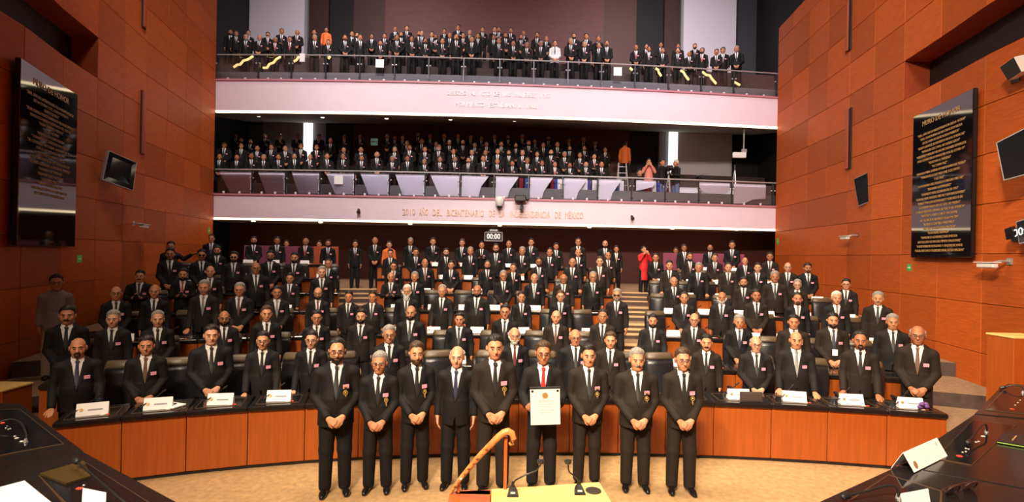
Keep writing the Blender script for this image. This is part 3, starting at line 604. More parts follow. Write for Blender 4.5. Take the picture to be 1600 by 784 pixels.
for r in range(7):
    o, z = ROWO[r], FL[r]; rise = FL[r] - FL[r - 1] if r else 0; dm = desk_meshes(rise, r < 4)
    if r == 0: segs = [[on(0, ratio(a, 660)) for a in R1B]]
    else: segs = [split(o, LE[r], 528), split(o, 588, 958), split(o, 1018, RE[r])]
    i = 0
    for sg in segs:
        for p, q in zip(sg, sg[1:]):
            i += 1; p3, q3 = Vector((*p, z)), Vector((*q, z)); L = (q3 - p3).length; M = frame(p3, q3 - p3)
            build('desk', dm, M, 'wooden desk unit with black top, %s from the left in the %s desk row' % (ordn(i), ROWN[r]), 'desk', 'desk units of the curved rows', L / W0)
            if r < 6:
                c = M @ Matrix.Translation((L / 2 + random.uniform(-.05, .05), 1.13, 0)) @ Matrix.Rotation(random.uniform(-.25, .25), 4, 'Z')
                build('office_chair', CHAIR, c, 'black leather chair with lit tan headrest behind %s desk from left, %s row' % (ordn(i), ROWN[r]), 'chair', 'leather chairs behind the desks')
            if (r, i - 1) in NOCARD or (r > 0 and random.random() < .12): continue
            cm = M @ Matrix.Translation((L * (.5 if r == 0 else random.uniform(.3, .7)), .17, .7845 if r < 4 else .781)) @ Matrix.Rotation(random.uniform(-.15, .15), 4, 'Z') @ Matrix.Scale(1.35 if r == 0 else 1.2, 4)
            cd = empty('name_card', M=cm); link('folded_card', CARD, cd)
            if r < 3:
                link('seal', SEAL, cd, M=Matrix.Translation((-.075, -.0195, .05)) @ Matrix.Rotation(math.radians(70), 4, 'X')); link('printed_name', INK, cd, M=Matrix.Translation((.02, -.02, .045)) @ Matrix.Rotation(math.radians(-20), 4, 'X'))
            tag(cd, 'white folded name card on the %s desk from left in the %s row' % (ordn(i), ROWN[r]), 'name card', 'folded name cards on the desks')

# small things on the front desks
def on_desk(px, py): return at_height(px, py, .786)
p = on_desk(267, 634); e = empty('tablet', p, -.3); tag(e, 'white notebook with a dark phone lying on the left front desks', 'notebook')
m = MB(); m.bbox(-.14, .14, -.09, .09, 0, .02, .004); link('notebook', m.mesh('notebook', PAPER), e)
m = MB(); m.bbox(-.03, .05, -.035, .04, .02, .03, .003); link('phone', m.mesh('phone', SCREEN), e)
p = on_desk(1441, 640); e = empty('purple_ornament', p); tag(e, 'small purple glove bundle at the right end of front desk', 'gloves')
m = MB()
for k in range(7): m.ball((random.uniform(-.04, .04), random.uniform(-.03, .03), .03 + random.uniform(0, .05)), (.035, .03, .028), 7)
link('bundle', m.mesh('bundle', mat('purple_cloth', (.13, .05, .22), .6), True), e)
p = on_desk(1174, 628); m = MB(); m.bbox(-.15, .15, 0, .03, 0, .14, .005); e = empty('laptop_case', Vector((p.x, p.y, .781))); link('shell', m.mesh('shell', mat('brown_leather_case', (.06, .045, .04), .5)), e); m = MB(); m.bbox(-.13, .13, -.012, .0, .02, .12, .003); link('flap', m.mesh('flap', mat('brown_leather_case', (.06, .045, .04))), e); tag(e, 'dark folder standing on the front desk right of the aisle', 'folder')

# ------------------------------------------------------------------ raised desks nearest the camera
ZN = 1.35
def H(px, py, z=ZN): return at_height(px, py, z)
def near_unit(name, edge, inset, label):
    pts = [H(*q) for q in edge]; o = pts[0].copy(); e = empty(name, (o.x, o.y, 0)); base = Vector((o.x, o.y, 0)); tag(e, label, 'desk', 'raised desks nearest the camera')
    c = sum(pts, Vector()) / len(pts)
    m = MB(); lo = [p - base - Vector((0, 0, .07)) for p in pts]; a = [p - base - Vector((0, 0, .012)) for p in pts]; b = [(p - base) + (c - p).normalized() * .012 for p in pts]
    m.loft([lo, a, b]); link('worktop', m.mesh('worktop', GRAN), e)
    m = MB(); inn = [p + (c - p).normalized() * .12 - base - Vector((0, 0, .075)) for p in pts]; m.loft([[Vector((p.x, p.y, 0)) for p in inn], inn]); link('pedestal', m.mesh('pedestal', DESKW), e)
    q = [H(*k) for k in inset]; cc = sum(q, Vector()) / len(q)
    m = MB(); m.prism([p - base + Vector((0, 0, .001)) for p in q], (0, 0, .004)); link('inset_frame', m.mesh('inset_frame', BRONZE), e)
    m = MB(); m.prism([p + (cc - p).normalized() * .018 - base + Vector((0, 0, .002)) for p in q], (0, 0, .0045)); link('inset_panel', m.mesh('inset_panel', INSET), e)
    return e, base
def mic(e, base, pts, z=ZN):      # pts: (px, py, height above the top)
    P = [at_height(px, py, z + h) - base for px, py, h in pts]; n = len(P)
    # smooth the neck
    Q = [P[0]]
    for a, b, c in zip(P, P[1:], P[2:]): Q += [a.lerp(b, .75), b.lerp(c, .25)]
    Q.append(P[-1]); m = MB(); m.tube(Q, .006, 8); nk = link('microphone', m.mesh('microphone', PLAST, 'auto'), e)
    d = (P[-1] - P[-2]).normalized(); m = MB(); m.tube([P[-1], P[-1] + d * .01, P[-1] + d * .05, P[-1] + d * .06], [.010, .017, .017, .008], 10); link('capsule', m.mesh('capsule', PLAST, 'auto'), nk)
    m = MB(); m.lathe([(.001, 0), (.015, 0), (.013, .012), (.008, .03), (.001, .032)], 12, P[0]); link('mic_base', m.mesh('mic_base', SILVER, 'auto'), nk)
def buttons(e, base, lst, z=ZN):
    for px, py, sx, mm in lst:
        p = H(px, py) - base; m = MB(); m.bbox(p.x - sx, p.x + sx, p.y - sx * .7, p.y + sx * .7, p.z + .006, p.z + .011, .0015); link('button', m.mesh('button', mm), e)
# left side
e, b = near_unit('raised_desk', [(-120, 630), (-60, 629), (0, 629), (32, 630), (131, 704.5), (-120, 757)], [(-60, 641), (31, 639.5), (100, 694), (19, 709), (-60, 726)], 'black raised desk at the far left edge with small buttons')
mic(e, b, [(40, 692, 0), (41, 676, .02), (33, 660, .05), (20, 654, .07), (2, 657, .06), (-12, 668, .03)]); buttons(e, b, [(4, 662, .012, RED_LED), (11, 667, .005, BTN), (13, 672, .005, BTN), (9, 670, .005, BTN), (16, 671, .005, BTN), (26, 686, .011, BTN), (34, 691, .012, BTN), (23, 683, .007, BTN)])
e, b = near_unit('raised_desk', [(-120, 759), (131.5, 706), (282, 786), (420, 862), (-120, 862)], [(60, 744), (134, 723), (240, 790), (250, 840), (110, 800)], 'black raised desk in the lower left corner with papers')
m = MB(); m.prism([H(*q) - b + Vector((0, 0, .008)) for q in ((62, 744), (131, 724), (142, 748), (103, 760))], (0, 0, .012)); link('brass_plate', m.mesh('brass_plate', mat('dull_brass', (.13, .09, .03), .35, metal=.6)), e)
mic(e, b, [(212, 796, 0), (195, 786, .02), (160, 755, .05), (121, 722, .07)]); buttons(e, b, [(124, 765, .015, RED_LED), (131, 760, .006, BTN)])
p = [H(*q, ZN + .004) for q in ((-60, 778), (38, 752), (80, 786), (100, 830), (-60, 830))]; o = p[1]; m = MB(); m.prism([q - o for q in p], (0, 0, .006)); tag(link('paper_sheets', m.mesh('paper_sheets', PAPER), None, o), 'white papers lying on the lower left desk', 'papers')
def tent(name, tl, tr, br, bl, back, label, m_=PAPER, seal=None):
    # tl,tr top edge; bl,br front foot; back: foot of rear flap at the left end
    z = ZN + .006; BL, BR, BK = H(*bl, z), H(*br, z), H(*back, z); hgt = .115
    mid = (BL + BK) / 2; TL = Vector((mid.x, mid.y, z + hgt)); off = BR - BL; TR = TL + off; BKR = BK + off
    e = empty(name, BL); tag(e, label, 'name card'); n = (BR - BL).cross(TL - BL).normalized(); t = n * .002
    m = MB(); m.prism([v - BL for v in (BL, BR, TR, TL)], t); link('front_leaf', m.mesh('front_leaf', m_), e)
    n2 = (BKR - BK).cross(TL - BK).normalized(); m = MB(); m.prism([v - BL for v in (BK, BKR, TR, TL)], n2 * .002); link('rear_leaf', m.mesh('rear_leaf', m_), e)
    if seal:
        x = off.normalized(); y = (TL - BL).normalized(); zz = x.cross(y); zz = zz if zz.y < 0 else -zz
        for fr, r_, mm in seal:
            M = Matrix.Identity(4); yy = zz.cross(x)
            for k in range(3): M[k][0], M[k][1], M[k][2] = x[k], yy[k], zz[k]
            M.translation = off * fr[0] + (TL - BL) * fr[1] + zz * .003
            mm_ = MB(); mm_.lathe([(r_ * .45, 0), (r_, 0), (r_, .001), (r_ * .45, .001)], 20); mm_.lathe([(.001, 0), (r_ * .3, 0), (r_ * .3, .0012), (.001, .0012)], 12); link('seal', mm_.mesh('seal', mm), e, M=M)
    return e
tent('name_card', None, None, (164, 812), (127, 804), (131, 790), 'white folded card at the bottom of the lower left desk')
# right side
e, b = near_unit('raised_desk', [(1160, 850), (1279, 783), (1401, 727), (1600, 764), (1800, 801), (1800, 850)], [(1300, 800), (1388, 742), (1472, 768), (1470, 830), (1320, 830)], 'black raised desk in the lower right corner with eyeglasses')
mic(e, b, [(1403, 780, 0), (1404, 768, .05), (1400, 759, .08), (1385, 758, .08), (1350, 768, .06), (1328, 773, .05)])
e, b = near_unit('raised_desk', [(1402, 726.5), (1521, 647), (1600, 655), (1800, 676), (1800, 800), (1601, 763)], [(1461, 717), (1520, 656), (1587, 665), (1518, 728)], 'black raised desk at right with a microphone and buttons')
mic(e, b, [(1541, 677, 0), (1542, 668, .05), (1540, 661, .09), (1530, 668, .08), (1514, 689, .05)]); buttons(e, b, [(1499, 714, .016, RED_LED), (1536, 683, .012, BTN), (1525, 692, .007, BTN), (1529, 691, .007, BTN), (1504, 708, .006, BTN), (1509, 707, .006, BTN), (1513, 703, .006, BTN), (1509, 702, .006, BTN)])
e, b = near_unit('raised_desk', [(1522, 646), (1560, 606), (1574, 599), (1800, 612), (1800, 674), (1600, 653)], [(1539, 641), (1573, 604), (1700, 612), (1680, 655)], 'black raised desk farthest along the right edge')
mic(e, b, [(1598, 615, 0), (1599, 606, .05), (1592, 602, .07), (1580, 602, .06), (1572, 604, .04)]); buttons(e, b, [(1581, 640, .014, RED_LED), (1586, 634, .006, BTN), (1590, 630, .006, BTN), (1594, 626, .006, BTN)])
tent('name_card', None, None, (1480, 712), (1428, 738), (1392, 731), 'large white folded name card with round seal on the right desk', seal=[((.12, .28), .024, mat('seal_brown', (.30, .18, .07), .5)), ((.88, .75), .014, mat('seal_grey', (.55, .55, .5), .5))])
tent('name_card', None, None, (1456, 801), (1413, 810), (1400, 799), 'white folded card at the bottom edge of the right desk')
p = [H(*q, ZN + .004) for q in ((1558, 692), (1640, 706), (1640, 690), (1566, 680))]; o = p[0]; e = empty('folder', o); tag(e, 'dark folder with green and yellow edges on the right desk', 'folder')
m = MB(); m.prism([q - o for q in p], (0, 0, .02)); link('cover', m.mesh('cover', PLAST), e)
m = MB(); m.prism([q - o + Vector((0, 0, .004)) for q in (p[0] + Vector((0, -.004, 0)), p[1] + Vector((0, -.004, 0)), p[1], p[0])], (0, 0, .006)); link('green_edge', m.mesh('green_edge', mat('green_edge', (.25, .45, .05), .5)), e)
m = MB(); a = H(1582, 687, ZN + .03) - o; c = H(1588, 681, ZN + .03) - o; m.tube([a, c], .005, 7); link('pen', m.mesh('pen', GOLD), e)
# eyeglasses on the desk
def specs_desk(px, py, px2, py2):
    a, c = H(px, py, ZN + .02), H(px2, py2, ZN + .02); o = (a + c) / 2; e = empty('eyeglasses', o); tag(e, 'folded brown eyeglasses lying on the lower right desk', 'eyeglasses')
    xd = (c - a).normalized(); up = Vector((0, -.5, .85)).normalized(); L = (c - a).length
    for s in (a, c):
        m = MB(); R = L * .36; m.tube([s - o + xd * R * math.cos(t) + up * R * .75 * math.sin(t) + Vector((0, 0, .012)) for t in np.linspace(0, 2 * math.pi, 17)], .0035, 6); rim = link('rim', m.mesh('rim', mat('tortoise_rim', (.05, .02, .012), .3), 'auto'), e)
        m = MB(); m.prism([s - o + xd * R * .95 * math.cos(t) + up * R * .7 * math.sin(t) + Vector((0, 0, .012)) for t in np.linspace(0, 2 * math.pi, 16, endpoint=False)], (0, .002, .001)); link('lens', m.mesh('lens', MATS.get('lens_glass') or glass_mat('lens_glass', (.75, .65, .72), .12)), rim)
    m = MB(); m.tube([a.lerp(c, .36) - o + Vector((0, 0, .02)), a.lerp(c, .5) - o + Vector((0, 0, .026)), a.lerp(c, .64) - o + Vector((0, 0, .02))], .003, 6); link('bridge', m.mesh('bridge', mat('tortoise_rim', (.05, .02, .012))), e)
    for s, q in ((a - xd * L * .4, 1), (c + xd * L * .4, -1)):
        m = MB(); m.tube([s - o + Vector((0, 0, .012)), s - o + Vector((.02 * q, .05, .004)), s - o + xd * q * L * 1.1 + Vector((0, .06, .002))], .003, 6); link('temple', m.mesh('temple', mat('tortoise_rim', (.05, .02, .012))), e)
specs_desk(1489, 769, 1516, 763)
# orange post and box at the frame edges
for (pa, pb, ya, D, lb) in ((1584, 1640, 526, 7.9, 'orange wooden lectern box at the right edge behind the desks'), (-60, 3, 608, 7.0, 'orange wooden post at the left edge behind the desks')):
    a, c = at_depth(pa, ya, D), at_depth(pb, ya, D); zt = a.z; e = empty('lectern_box', (a.x, D, 0)); tag(e, lb, 'lectern', 'wooden boxes at the frame edges')
    m = MB(); m.bbox(0, c.x - a.x, 0, .45, 0, zt - .03, .008); link('body', m.mesh('body', DESKW), e); m = MB(); m.bbox(-.012, c.x - a.x + .012, -.012, .46, zt - .03, zt, .006); link('top', m.mesh('top', YTOP), e)
# speaker's table with cane
ZT = 1.2
a, b_, c, d = H(768, 764, ZT), H(936, 753, ZT), H(972, 812, ZT), H(766, 830, ZT); o = Vector((a.x, a.y, 0)); e = empty('speakers_table', o); tag(e, 'pale wood speakers table top at the bottom centre with microphones', 'table')
q = [p - o for p in (a, b_, c, d)]
m = MB(); m.prism([p - Vector((0, 0, .035)) for p in q], (0, 0, .035)); link('tabletop', m.mesh('tabletop', YTOP), e)
cc = sum(q, Vector()) / 4; inn = [p + (cc - p) * .1 - Vector((0, 0, .035)) for p in q]
m = MB(); m.loft([[Vector((p.x, p.y, 0)) for p in inn], inn]); link('pedestal', m.mesh('pedestal', DESKW), e)
for n_m, pts in enumerate([[(801, 772, 0), (801, 758, .02), (805, 750, .04), (822, 741, .07), (838, 735, .10), (845, 725, .12), (844.5, 719, .14)], [(905, 769, 0), (904, 752, .03), (900, 745, .05), (890, 738, .09), (888, 733, .11), (887.5, 725, .14), (887, 719, .16)]]):
    me_ = empty('table_microphone', at_height(*pts[0][:2], ZT)); base = Vector(me_.location); tag(me_, ('left' if n_m == 0 else 'right') + ' black gooseneck microphone standing on the speakers table', 'microphone', 'table microphones')
    zt = [at_height(px, py, ZT + .02 + h) for px, py, h in pts]
    # neck stands up from the base: keep depth of the base, take height from the picture
    P = [at_depth(px, py, base.y + .0) - base for px, py, h in pts]; m = MB(); m.tube(P[1:-1], .005, 8); link('gooseneck', m.mesh('gooseneck', PLAST, 'auto'), me_)
    m = MB(); m.tube([P[-2], P[-2].lerp(P[-1], .3), P[-1], P[-1] + (P[-1] - P[-2]) * .15], [.010, .021, .024, .010], 10); link('foam_capsule', m.mesh('foam_capsule', PLAST, 'auto'), me_)
    m = MB(); m.loft([[(-.036, -.04, .001), (.036, -.04, .001), (.03, .03, .001), (-.03, .03, .001)], [(-.034, -.036, .012), (.034, -.036, .012), (.026, .03, .02), (-.026, .03, .02)], [(-.012, .01, .045), (.012, .01, .045), (.010, .025, .05), (-.010, .025, .05)], [(-.006, .012, .075), (.006, .012, .075), (.006, .02, .075), (-.006, .02, .075)]]); link('foot', m.mesh('foot', PLAST), me_)
    m = MB(); m.box(-.014, .014, -.034, -.020, .018, .024); link('label_plate', m.mesh('label_plate', BTN), me_)
p = H(927, 766.5, ZT + .002); m = MB(); m.lathe([(.001, 0), (.05, 0), (.05, .004), (.045, .006), (.001, .006)], 24); tag(link('coaster', m.mesh('coaster', mat('dark_coaster', (.035, .025, .02), .5)), None, p), 'round dark coaster beside the right table microphone', 'coaster')
# orange shelf carrying the carved cane and its stand
a, b_, c, d = H(703, 768, ZT - .03), H(766, 765, ZT - .03), H(765, 830, ZT - .03), H(690, 830, ZT - .03); o = Vector((a.x, a.y, 0)); e = empty('side_shelf', o); tag(e, 'polished orange wood shelf left of the speakers table', 'shelf')
q = [p - o for p in (a, b_, c, d)]; m = MB(); m.prism([p - Vector((0, 0, .03)) for p in q], (0, 0, .03)); link('board', m.mesh('board', ORW), e)
cc = sum(q, Vector()) / 4; inn = [p + (cc - p) * .12 - Vector((0, 0, .03)) for p in q]; m = MB(); m.loft([[Vector((p.x, p.y, 0)) for p in inn], inn]); link('support', m.mesh('support', ORW), e)
Dc = a.y - .03
cp = [at_depth(px, py, Dc) for px, py in ((703.5, 770), (712, 758), (722, 744), (737, 726), (752, 709), (768, 693), (779, 682), (787, 675.5), (794, 673.5), (800, 677), (802.5, 685), (800, 692), (796, 694))]; o = cp[0]
e = empty('carved_cane', o); tag(e, 'carved wooden cane with curved handle propped on a stand', 'cane')
m = MB(); m.tube([p - o for p in cp], [.010, .013, .015, .017, .019, .021, .022, .023, .023, .022, .020, .017, .012], 10); link('shaft', m.mesh('shaft', CANE, 'auto'), e)
for k in range(10):
    t = .06 + .075 * k; u = t * 6; i = int(u); P0 = (cp[i].lerp(cp[i + 1], u - i)) - o; P1 = (cp[int(u + .22)].lerp(cp[int(u + .22) + 1], u + .22 - int(u + .22))) - o
    r0 = .0135 + .0075 * t; s = (-1) ** k; m = MB(); m.tube([P0 + Vector((.3 * r0 * s, -r0 * .8, .3 * r0)), P0.lerp(P1, .5) + Vector((0, -r0 * .9, 0)), P1 + Vector((-.3 * r0 * s, -r0 * .8, -.3 * r0))], [.003, .007, .003], 6); link('carving', m.mesh('carving', CANEDK if k % 3 else PAPER if k == 3 else CANEDK), e)
st0, st1 = at_depth(789, 762, Dc + .03), at_depth(788, 681, Dc + .03); e = empty('cane_stand', (st0.x, st0.y, ZT - .03)); base = Vector(e.location); tag(e, 'red wooden stand of two posts holding the carved cane', 'stand')
m = MB(); m.bbox(-.011, .011, -.02, .008, 0, st1.z - base.z, .003); link('tall_post', m.mesh('tall_post', ORW), e)
s2 = at_depth(716.5, 770, Dc + .03); m = MB(); x = s2.x - base.x; m.bbox(x - .009, x + .009, -.02, .008, 0, .075, .003); link('short_post', m.mesh('short_post', ORW), e)
m = MB(); m.bbox(x - .02, .02, -.03, .03, -.03, .0, .003); link('foot_rail', m.mesh('foot_rail', ORW), e)
m = MB(); m.loft([[Vector((x - .02, -.03, -ZT + .03)), Vector((.02, -.03, -ZT + .03)), Vector((.02, .03, -ZT + .03)), Vector((x - .02, .03, -ZT + .03))], [Vector((x - .02, -.03, -.03)), Vector((.02, -.03, -.03)), Vector((.02, .03, -.03)), Vector((x - .02, .03, -.03))]]); link('plinth', m.mesh('plinth', ORW), e)

# ------------------------------------------------------------------ people: smooth bodies and clothes grown from distance fields
class Grid:
    def __init__(s, xs, ys, zs):
        s.xs, s.ys, s.zs = [np.asarray(a, np.float32) for a in (xs, ys, zs)]; s.F = np.full((len(xs), len(ys), len(zs)), 1e3, np.float32)
    def add(s, prim, k=0.0, off=0.0, cut=False):
        fn, lo, hi = prim; mg = .09 + off
        i = [slice(max(0, int(np.searchsorted(a, l - mg)) - 1), int(np.searchsorted(a, h + mg)) + 1) for a, l, h in zip((s.xs, s.ys, s.zs), lo, hi)]
        d = fn(s.xs[i[0]][:, None, None], s.ys[i[1]][None, :, None], s.zs[i[2]][None, None, :]) - off; i = tuple(i); A = s.F[i]
        if cut: s.F[i] = np.maximum(A, -d) if not k else -smin(-A, d + 0 * A, k)
        else: s.F[i] = smin(A, d, k) if k else np.minimum(A, d)
    def xyz(s): return s.xs[:, None, None], s.ys[None, :, None], s.zs[None, None, :]
    def front(s, x, z):
        i = int(np.abs(s.xs - x).argmin()); k = int(np.abs(s.zs - z).argmin()); c = s.F[i, :, k]; j = np.where(c < 0)[0]
        if len(j) == 0: return None
        j = j[0]
        if j == 0: return float(s.ys[0])
        t = c[j - 1] / (c[j - 1] - c[j]); return float(s.ys[j - 1] + t * (s.ys[j] - s.ys[j - 1]))
    def mesh(s, name, mats, paint=None):
        F = s.F; ins = F < 0; nx, ny, nz = F.shape; cs = [(i, j, k) for i in (0, 1) for j in (0, 1) for k in (0, 1)]
        C = lambda A, c: A[c[0]:nx - 1 + c[0], c[1]:ny - 1 + c[1], c[2]:nz - 1 + c[2]]
        cnt = sum(C(ins, c).astype(np.int8) for c in cs); act = (cnt > 0) & (cnt < 8); idx = np.argwhere(act)
        ids = np.full(act.shape, -1, np.int32); ids[act] = np.arange(len(idx)); V = {c: C(F, c)[act] for c in cs}
        acc = np.zeros((len(idx), 3), np.float32); n = np.zeros(len(idx), np.float32)
        for a in cs:
            for ax in range(3):
                if a[ax]: continue
                b = list(a); b[ax] = 1; b = tuple(b); fa, fb = V[a], V[b]; cr = (fa < 0) != (fb < 0)
                t = np.where(cr, fa / np.where(cr, fa - fb, 1), 0); p = np.tile(np.array(a, np.float32), (len(idx), 1)); p[:, ax] = t
                acc += p * cr[:, None]; n += cr
        loc = acc / np.maximum(n, 1)[:, None]; P = np.empty_like(loc)
        for ax, g in enumerate((s.xs, s.ys, s.zs)): i = idx[:, ax]; P[:, ax] = g[i] + loc[:, ax] * (g[i + 1] - g[i])
        Q = []
        for ax in range(3):
            o = [q for q in range(3) if q != ax]; A = np.moveaxis(ins, [ax] + o, [0, 1, 2]); I = np.moveaxis(ids, [ax] + o, [0, 1, 2])
            a = A[:-1, 1:-1, 1:-1]; b = A[1:, 1:-1, 1:-1]; e = np.argwhere(a != b); i, j, k = e[:, 0], e[:, 1] + 1, e[:, 2] + 1
            q = np.stack([I[i, j - 1, k - 1], I[i, j, k - 1], I[i, j, k], I[i, j - 1, k]], 1); fl = a[e[:, 0], e[:, 1], e[:, 2]]
            if ax == 1: fl = ~fl
            q[~fl] = q[~fl][:, ::-1]; Q.append(q)
        Q = np.concatenate(Q); me = bpy.data.meshes.new(name); me.vertices.add(len(P)); me.vertices.foreach_set('co', P.ravel())
        me.loops.add(len(Q) * 4); me.loops.foreach_set('vertex_index', Q.ravel().astype(np.int32)); me.polygons.add(len(Q)); me.polygons.foreach_set('loop_start', np.arange(0, len(Q) * 4, 4, dtype=np.int32))
        me.polygons.foreach_set('use_smooth', np.ones(len(Q), bool))
        for m_ in mats: me.materials.append(m_)
        if paint is not None: me.polygons.foreach_set('material_index', paint(P[Q].mean(1)).astype(np.int32))
        me.update(calc_edges=True); me.validate(); return me
def smin(a, b, k):
    h = np.clip(.5 + .5 * (a - b) / k, 0, 1); return a * (1 - h) + b * h - k * h * (1 - h)
def capsule(a, b, ra, rb=None):
    a, b = np.array(a, np.float32), np.array(b, np.float32); rb = ra if rb is None else rb; d = b - a; L2 = float(d @ d) or 1e-9; R = max(ra, rb)
    def fn(x, y, z):
        t = np.clip(((x - a[0]) * d[0] + (y - a[1]) * d[1] + (z - a[2]) * d[2]) / L2, 0, 1)
        return np.sqrt((x - a[0] - t * d[0])**2 + (y - a[1] - t * d[1])**2 + (z - a[2] - t * d[2])**2) - (ra + (rb - ra) * t)
    return fn, np.minimum(a, b) - R, np.maximum(a, b) + R
def ellip(c, r):
    def fn(x, y, z):
        p, q, s = (x - c[0]), (y - c[1]), (z - c[2]); k0 = np.sqrt((p / r[0])**2 + (q / r[1])**2 + (s / r[2])**2); k1 = np.sqrt((p / r[0]**2)**2 + (q / r[1]**2)**2 + (s / r[2]**2)**2)
        return k0 * (k0 - 1) / np.maximum(k1, 1e-4)
    c, r = tuple(c), tuple(r); return fn, np.array(c) - r, np.array(c) + r
def drum(cx, cy, z0, z1, a0, b0, a1, b1):     # upright elliptic frustum
    def fn(x, y, z):
        t = np.clip((z - z0) / (z1 - z0), 0, 1); a = a0 + (a1 - a0) * t; b = b0 + (b1 - b0) * t
        r = (np.sqrt(((x - cx) / a)**2 + ((y - cy) / b)**2) - 1) * np.minimum(a, b); return np.maximum(r, np.maximum(z0 - z, z - z1))
    A, B = max(a0, a1), max(b0, b1); return fn, np.array((cx - A, cy - B, z0)), np.array((cx + A, cy + B, z1))
def lines(lo, hi, coarse, fine, ranges):
    out = [lo]
    while out[-1] < hi:
        x = out[-1]; h = fine if any(a - .0 <= x <= b for a, b in ranges) else coarse
        nxt = [a for a, b in ranges if x < a < x + h]; out.append(min(nxt) if nxt else x + h)
    return np.array(out)
# --- head: shared by everybody
def head_prims():
    return [(ellip((0, .014, 1.605), (.076, .096, .098)), 0), (ellip((0, -.022, 1.545), (.062, .070, .084)), .03), (ellip((0, -.060, 1.489), (.030, .026, .024)), .03),
            (ellip((.036, -.048, 1.548), (.030, .034, .034)), .02), (ellip((-.036, -.048, 1.548), (.030, .034, .034)), .02), (capsule((-.034, -.078, 1.606), (.034, -.078, 1.606), .013), .015),
            (capsule((0, -.090, 1.590), (0, -.110, 1.550), .010, .0165), .012), (ellip((0, -.084, 1.516), (.026, .014, .010)), .012),
            (ellip((.080, .016, 1.575), (.012, .022, .034)), .008), (ellip((-.080, .016, 1.575), (.012, .022, .034)), .008)]
EYES = ((.031, -.096, 1.583), (-.031, -.096, 1.583))
HS, HP = 1.07, 1.45
HM = Matrix.Translation((0, 0, HP)) @ Matrix.Scale(HS, 4) @ Matrix.Translation((0, 0, -HP))
def rescale(prim):
    fn, lo, hi = prim; f = lambda v: np.array((v[0] * HS, v[1] * HS, HP + (v[2] - HP) * HS))
    return (lambda x, y, z: fn(x / HS, y / HS, HP + (z - HP) / HS) * HS), f(lo), f(hi)
def add_head(g, big=False):
    R_ = rescale if big else (lambda p: p)
    for p, k in head_prims(): g.add(R_(p), k)
    for e in EYES: g.add(R_(capsule((e[0] - .008, e[1] - .006, e[2]), (e[0] + .008, e[1] - .006, e[2]), .013)), .008, cut=True)
SKINS = [mat('skin_%d' % i, c, .5, spec=.35, var=.06, scale=18) for i, c in enumerate([(.50, .23, .12), (.43, .18, .088), (.33, .13, .06), (.54, .275, .165)])]
LIP = mat('lips', (.36, .12, .085), .5)
HAIRM = {'k': mat('black_hair', (.010, .008, .007), .5, var=.3, scale=60, bump=.5, bscale=90), 'd': mat('brown_hair', (.055, .028, .014), .5, var=.3, scale=60, bump=.5, bscale=90), 'g': mat('grey_hair', (.24, .22, .20), .6, var=.3, scale=60, bump=.5, bscale=90), 'w': mat('white_hair', (.55, .52, .48), .6, var=.2, scale=60, bump=.5, bscale=90)}
SUITS = [mat('black_suit', (.006, .0055, .006), .75, spec=.25, bump=.25, bscale=16), mat('charcoal_suit', (.012, .0105, .0105), .8, spec=.22, bump=.25, bscale=16), mat('brown_black_suit', (.018, .0125, .009), .8, spec=.22, bump=.25, bscale=16)]
SHIRT = mat('white_shirt', (.72, .70, .70), .7, spec=.2); PINKB = mat('pink_badge', (.78, .33, .44), .6); SHOE = mat('black_shoe_leather', (.008, .007, .007), .16)
TIES = {'k': mat('black_tie', (.009, .009, .010), .55), 'r': mat('red_tie', (.42, .018, .02), .5), 'y': mat('grey_tie', (.20, .18, .18), .5), 'b': mat('brown_tie', (.13, .06, .03), .5), 'm': mat('maroon_tie', (.12, .02, .02), .5), 'n': mat('blue_tie', (.02, .025, .06), .5), 'a': mat('gold_tie', (.40, .24, .06), .5), 's': None}
def striped():
    m = bpy.data.materials.new('striped_tie'); m.use_nodes = True; nt = m.node_tree; b = nt.nodes['Principled BSDF']; tc = nt.nodes.new('ShaderNodeTexCoord'); wv = nt.nodes.new('ShaderNodeTexWave'); wv.bands_direction = 'DIAGONAL'; wv.inputs['Scale'].default_value = 22
    mp = nt.nodes.new('ShaderNodeMapping'); mp.inputs['Scale'].default_value = (1, 0, 1); r = nt.nodes.new('ShaderNodeValToRGB'); r.color_ramp.interpolation = 'CONSTANT'; r.color_ramp.elements[0].color = (.012, .012, .013, 1); r.color_ramp.elements[1].color = (.5, .48, .45, 1); r.color_ramp.elements[1].position = .66
    nt.links.new(tc.outputs['Object'], mp.inputs[0]); nt.links.new(mp.outputs[0], wv.inputs[0]); nt.links.new(wv.outputs[0], r.inputs[0]); nt.links.new(r.outputs[0], b.inputs['Base Color']); return m
TIES['s'] = striped()
def head_grid(h=.006): return Grid(np.arange(-.13, .131, h), np.arange(-.17, .16, h), np.arange(1.34, 1.76, h))
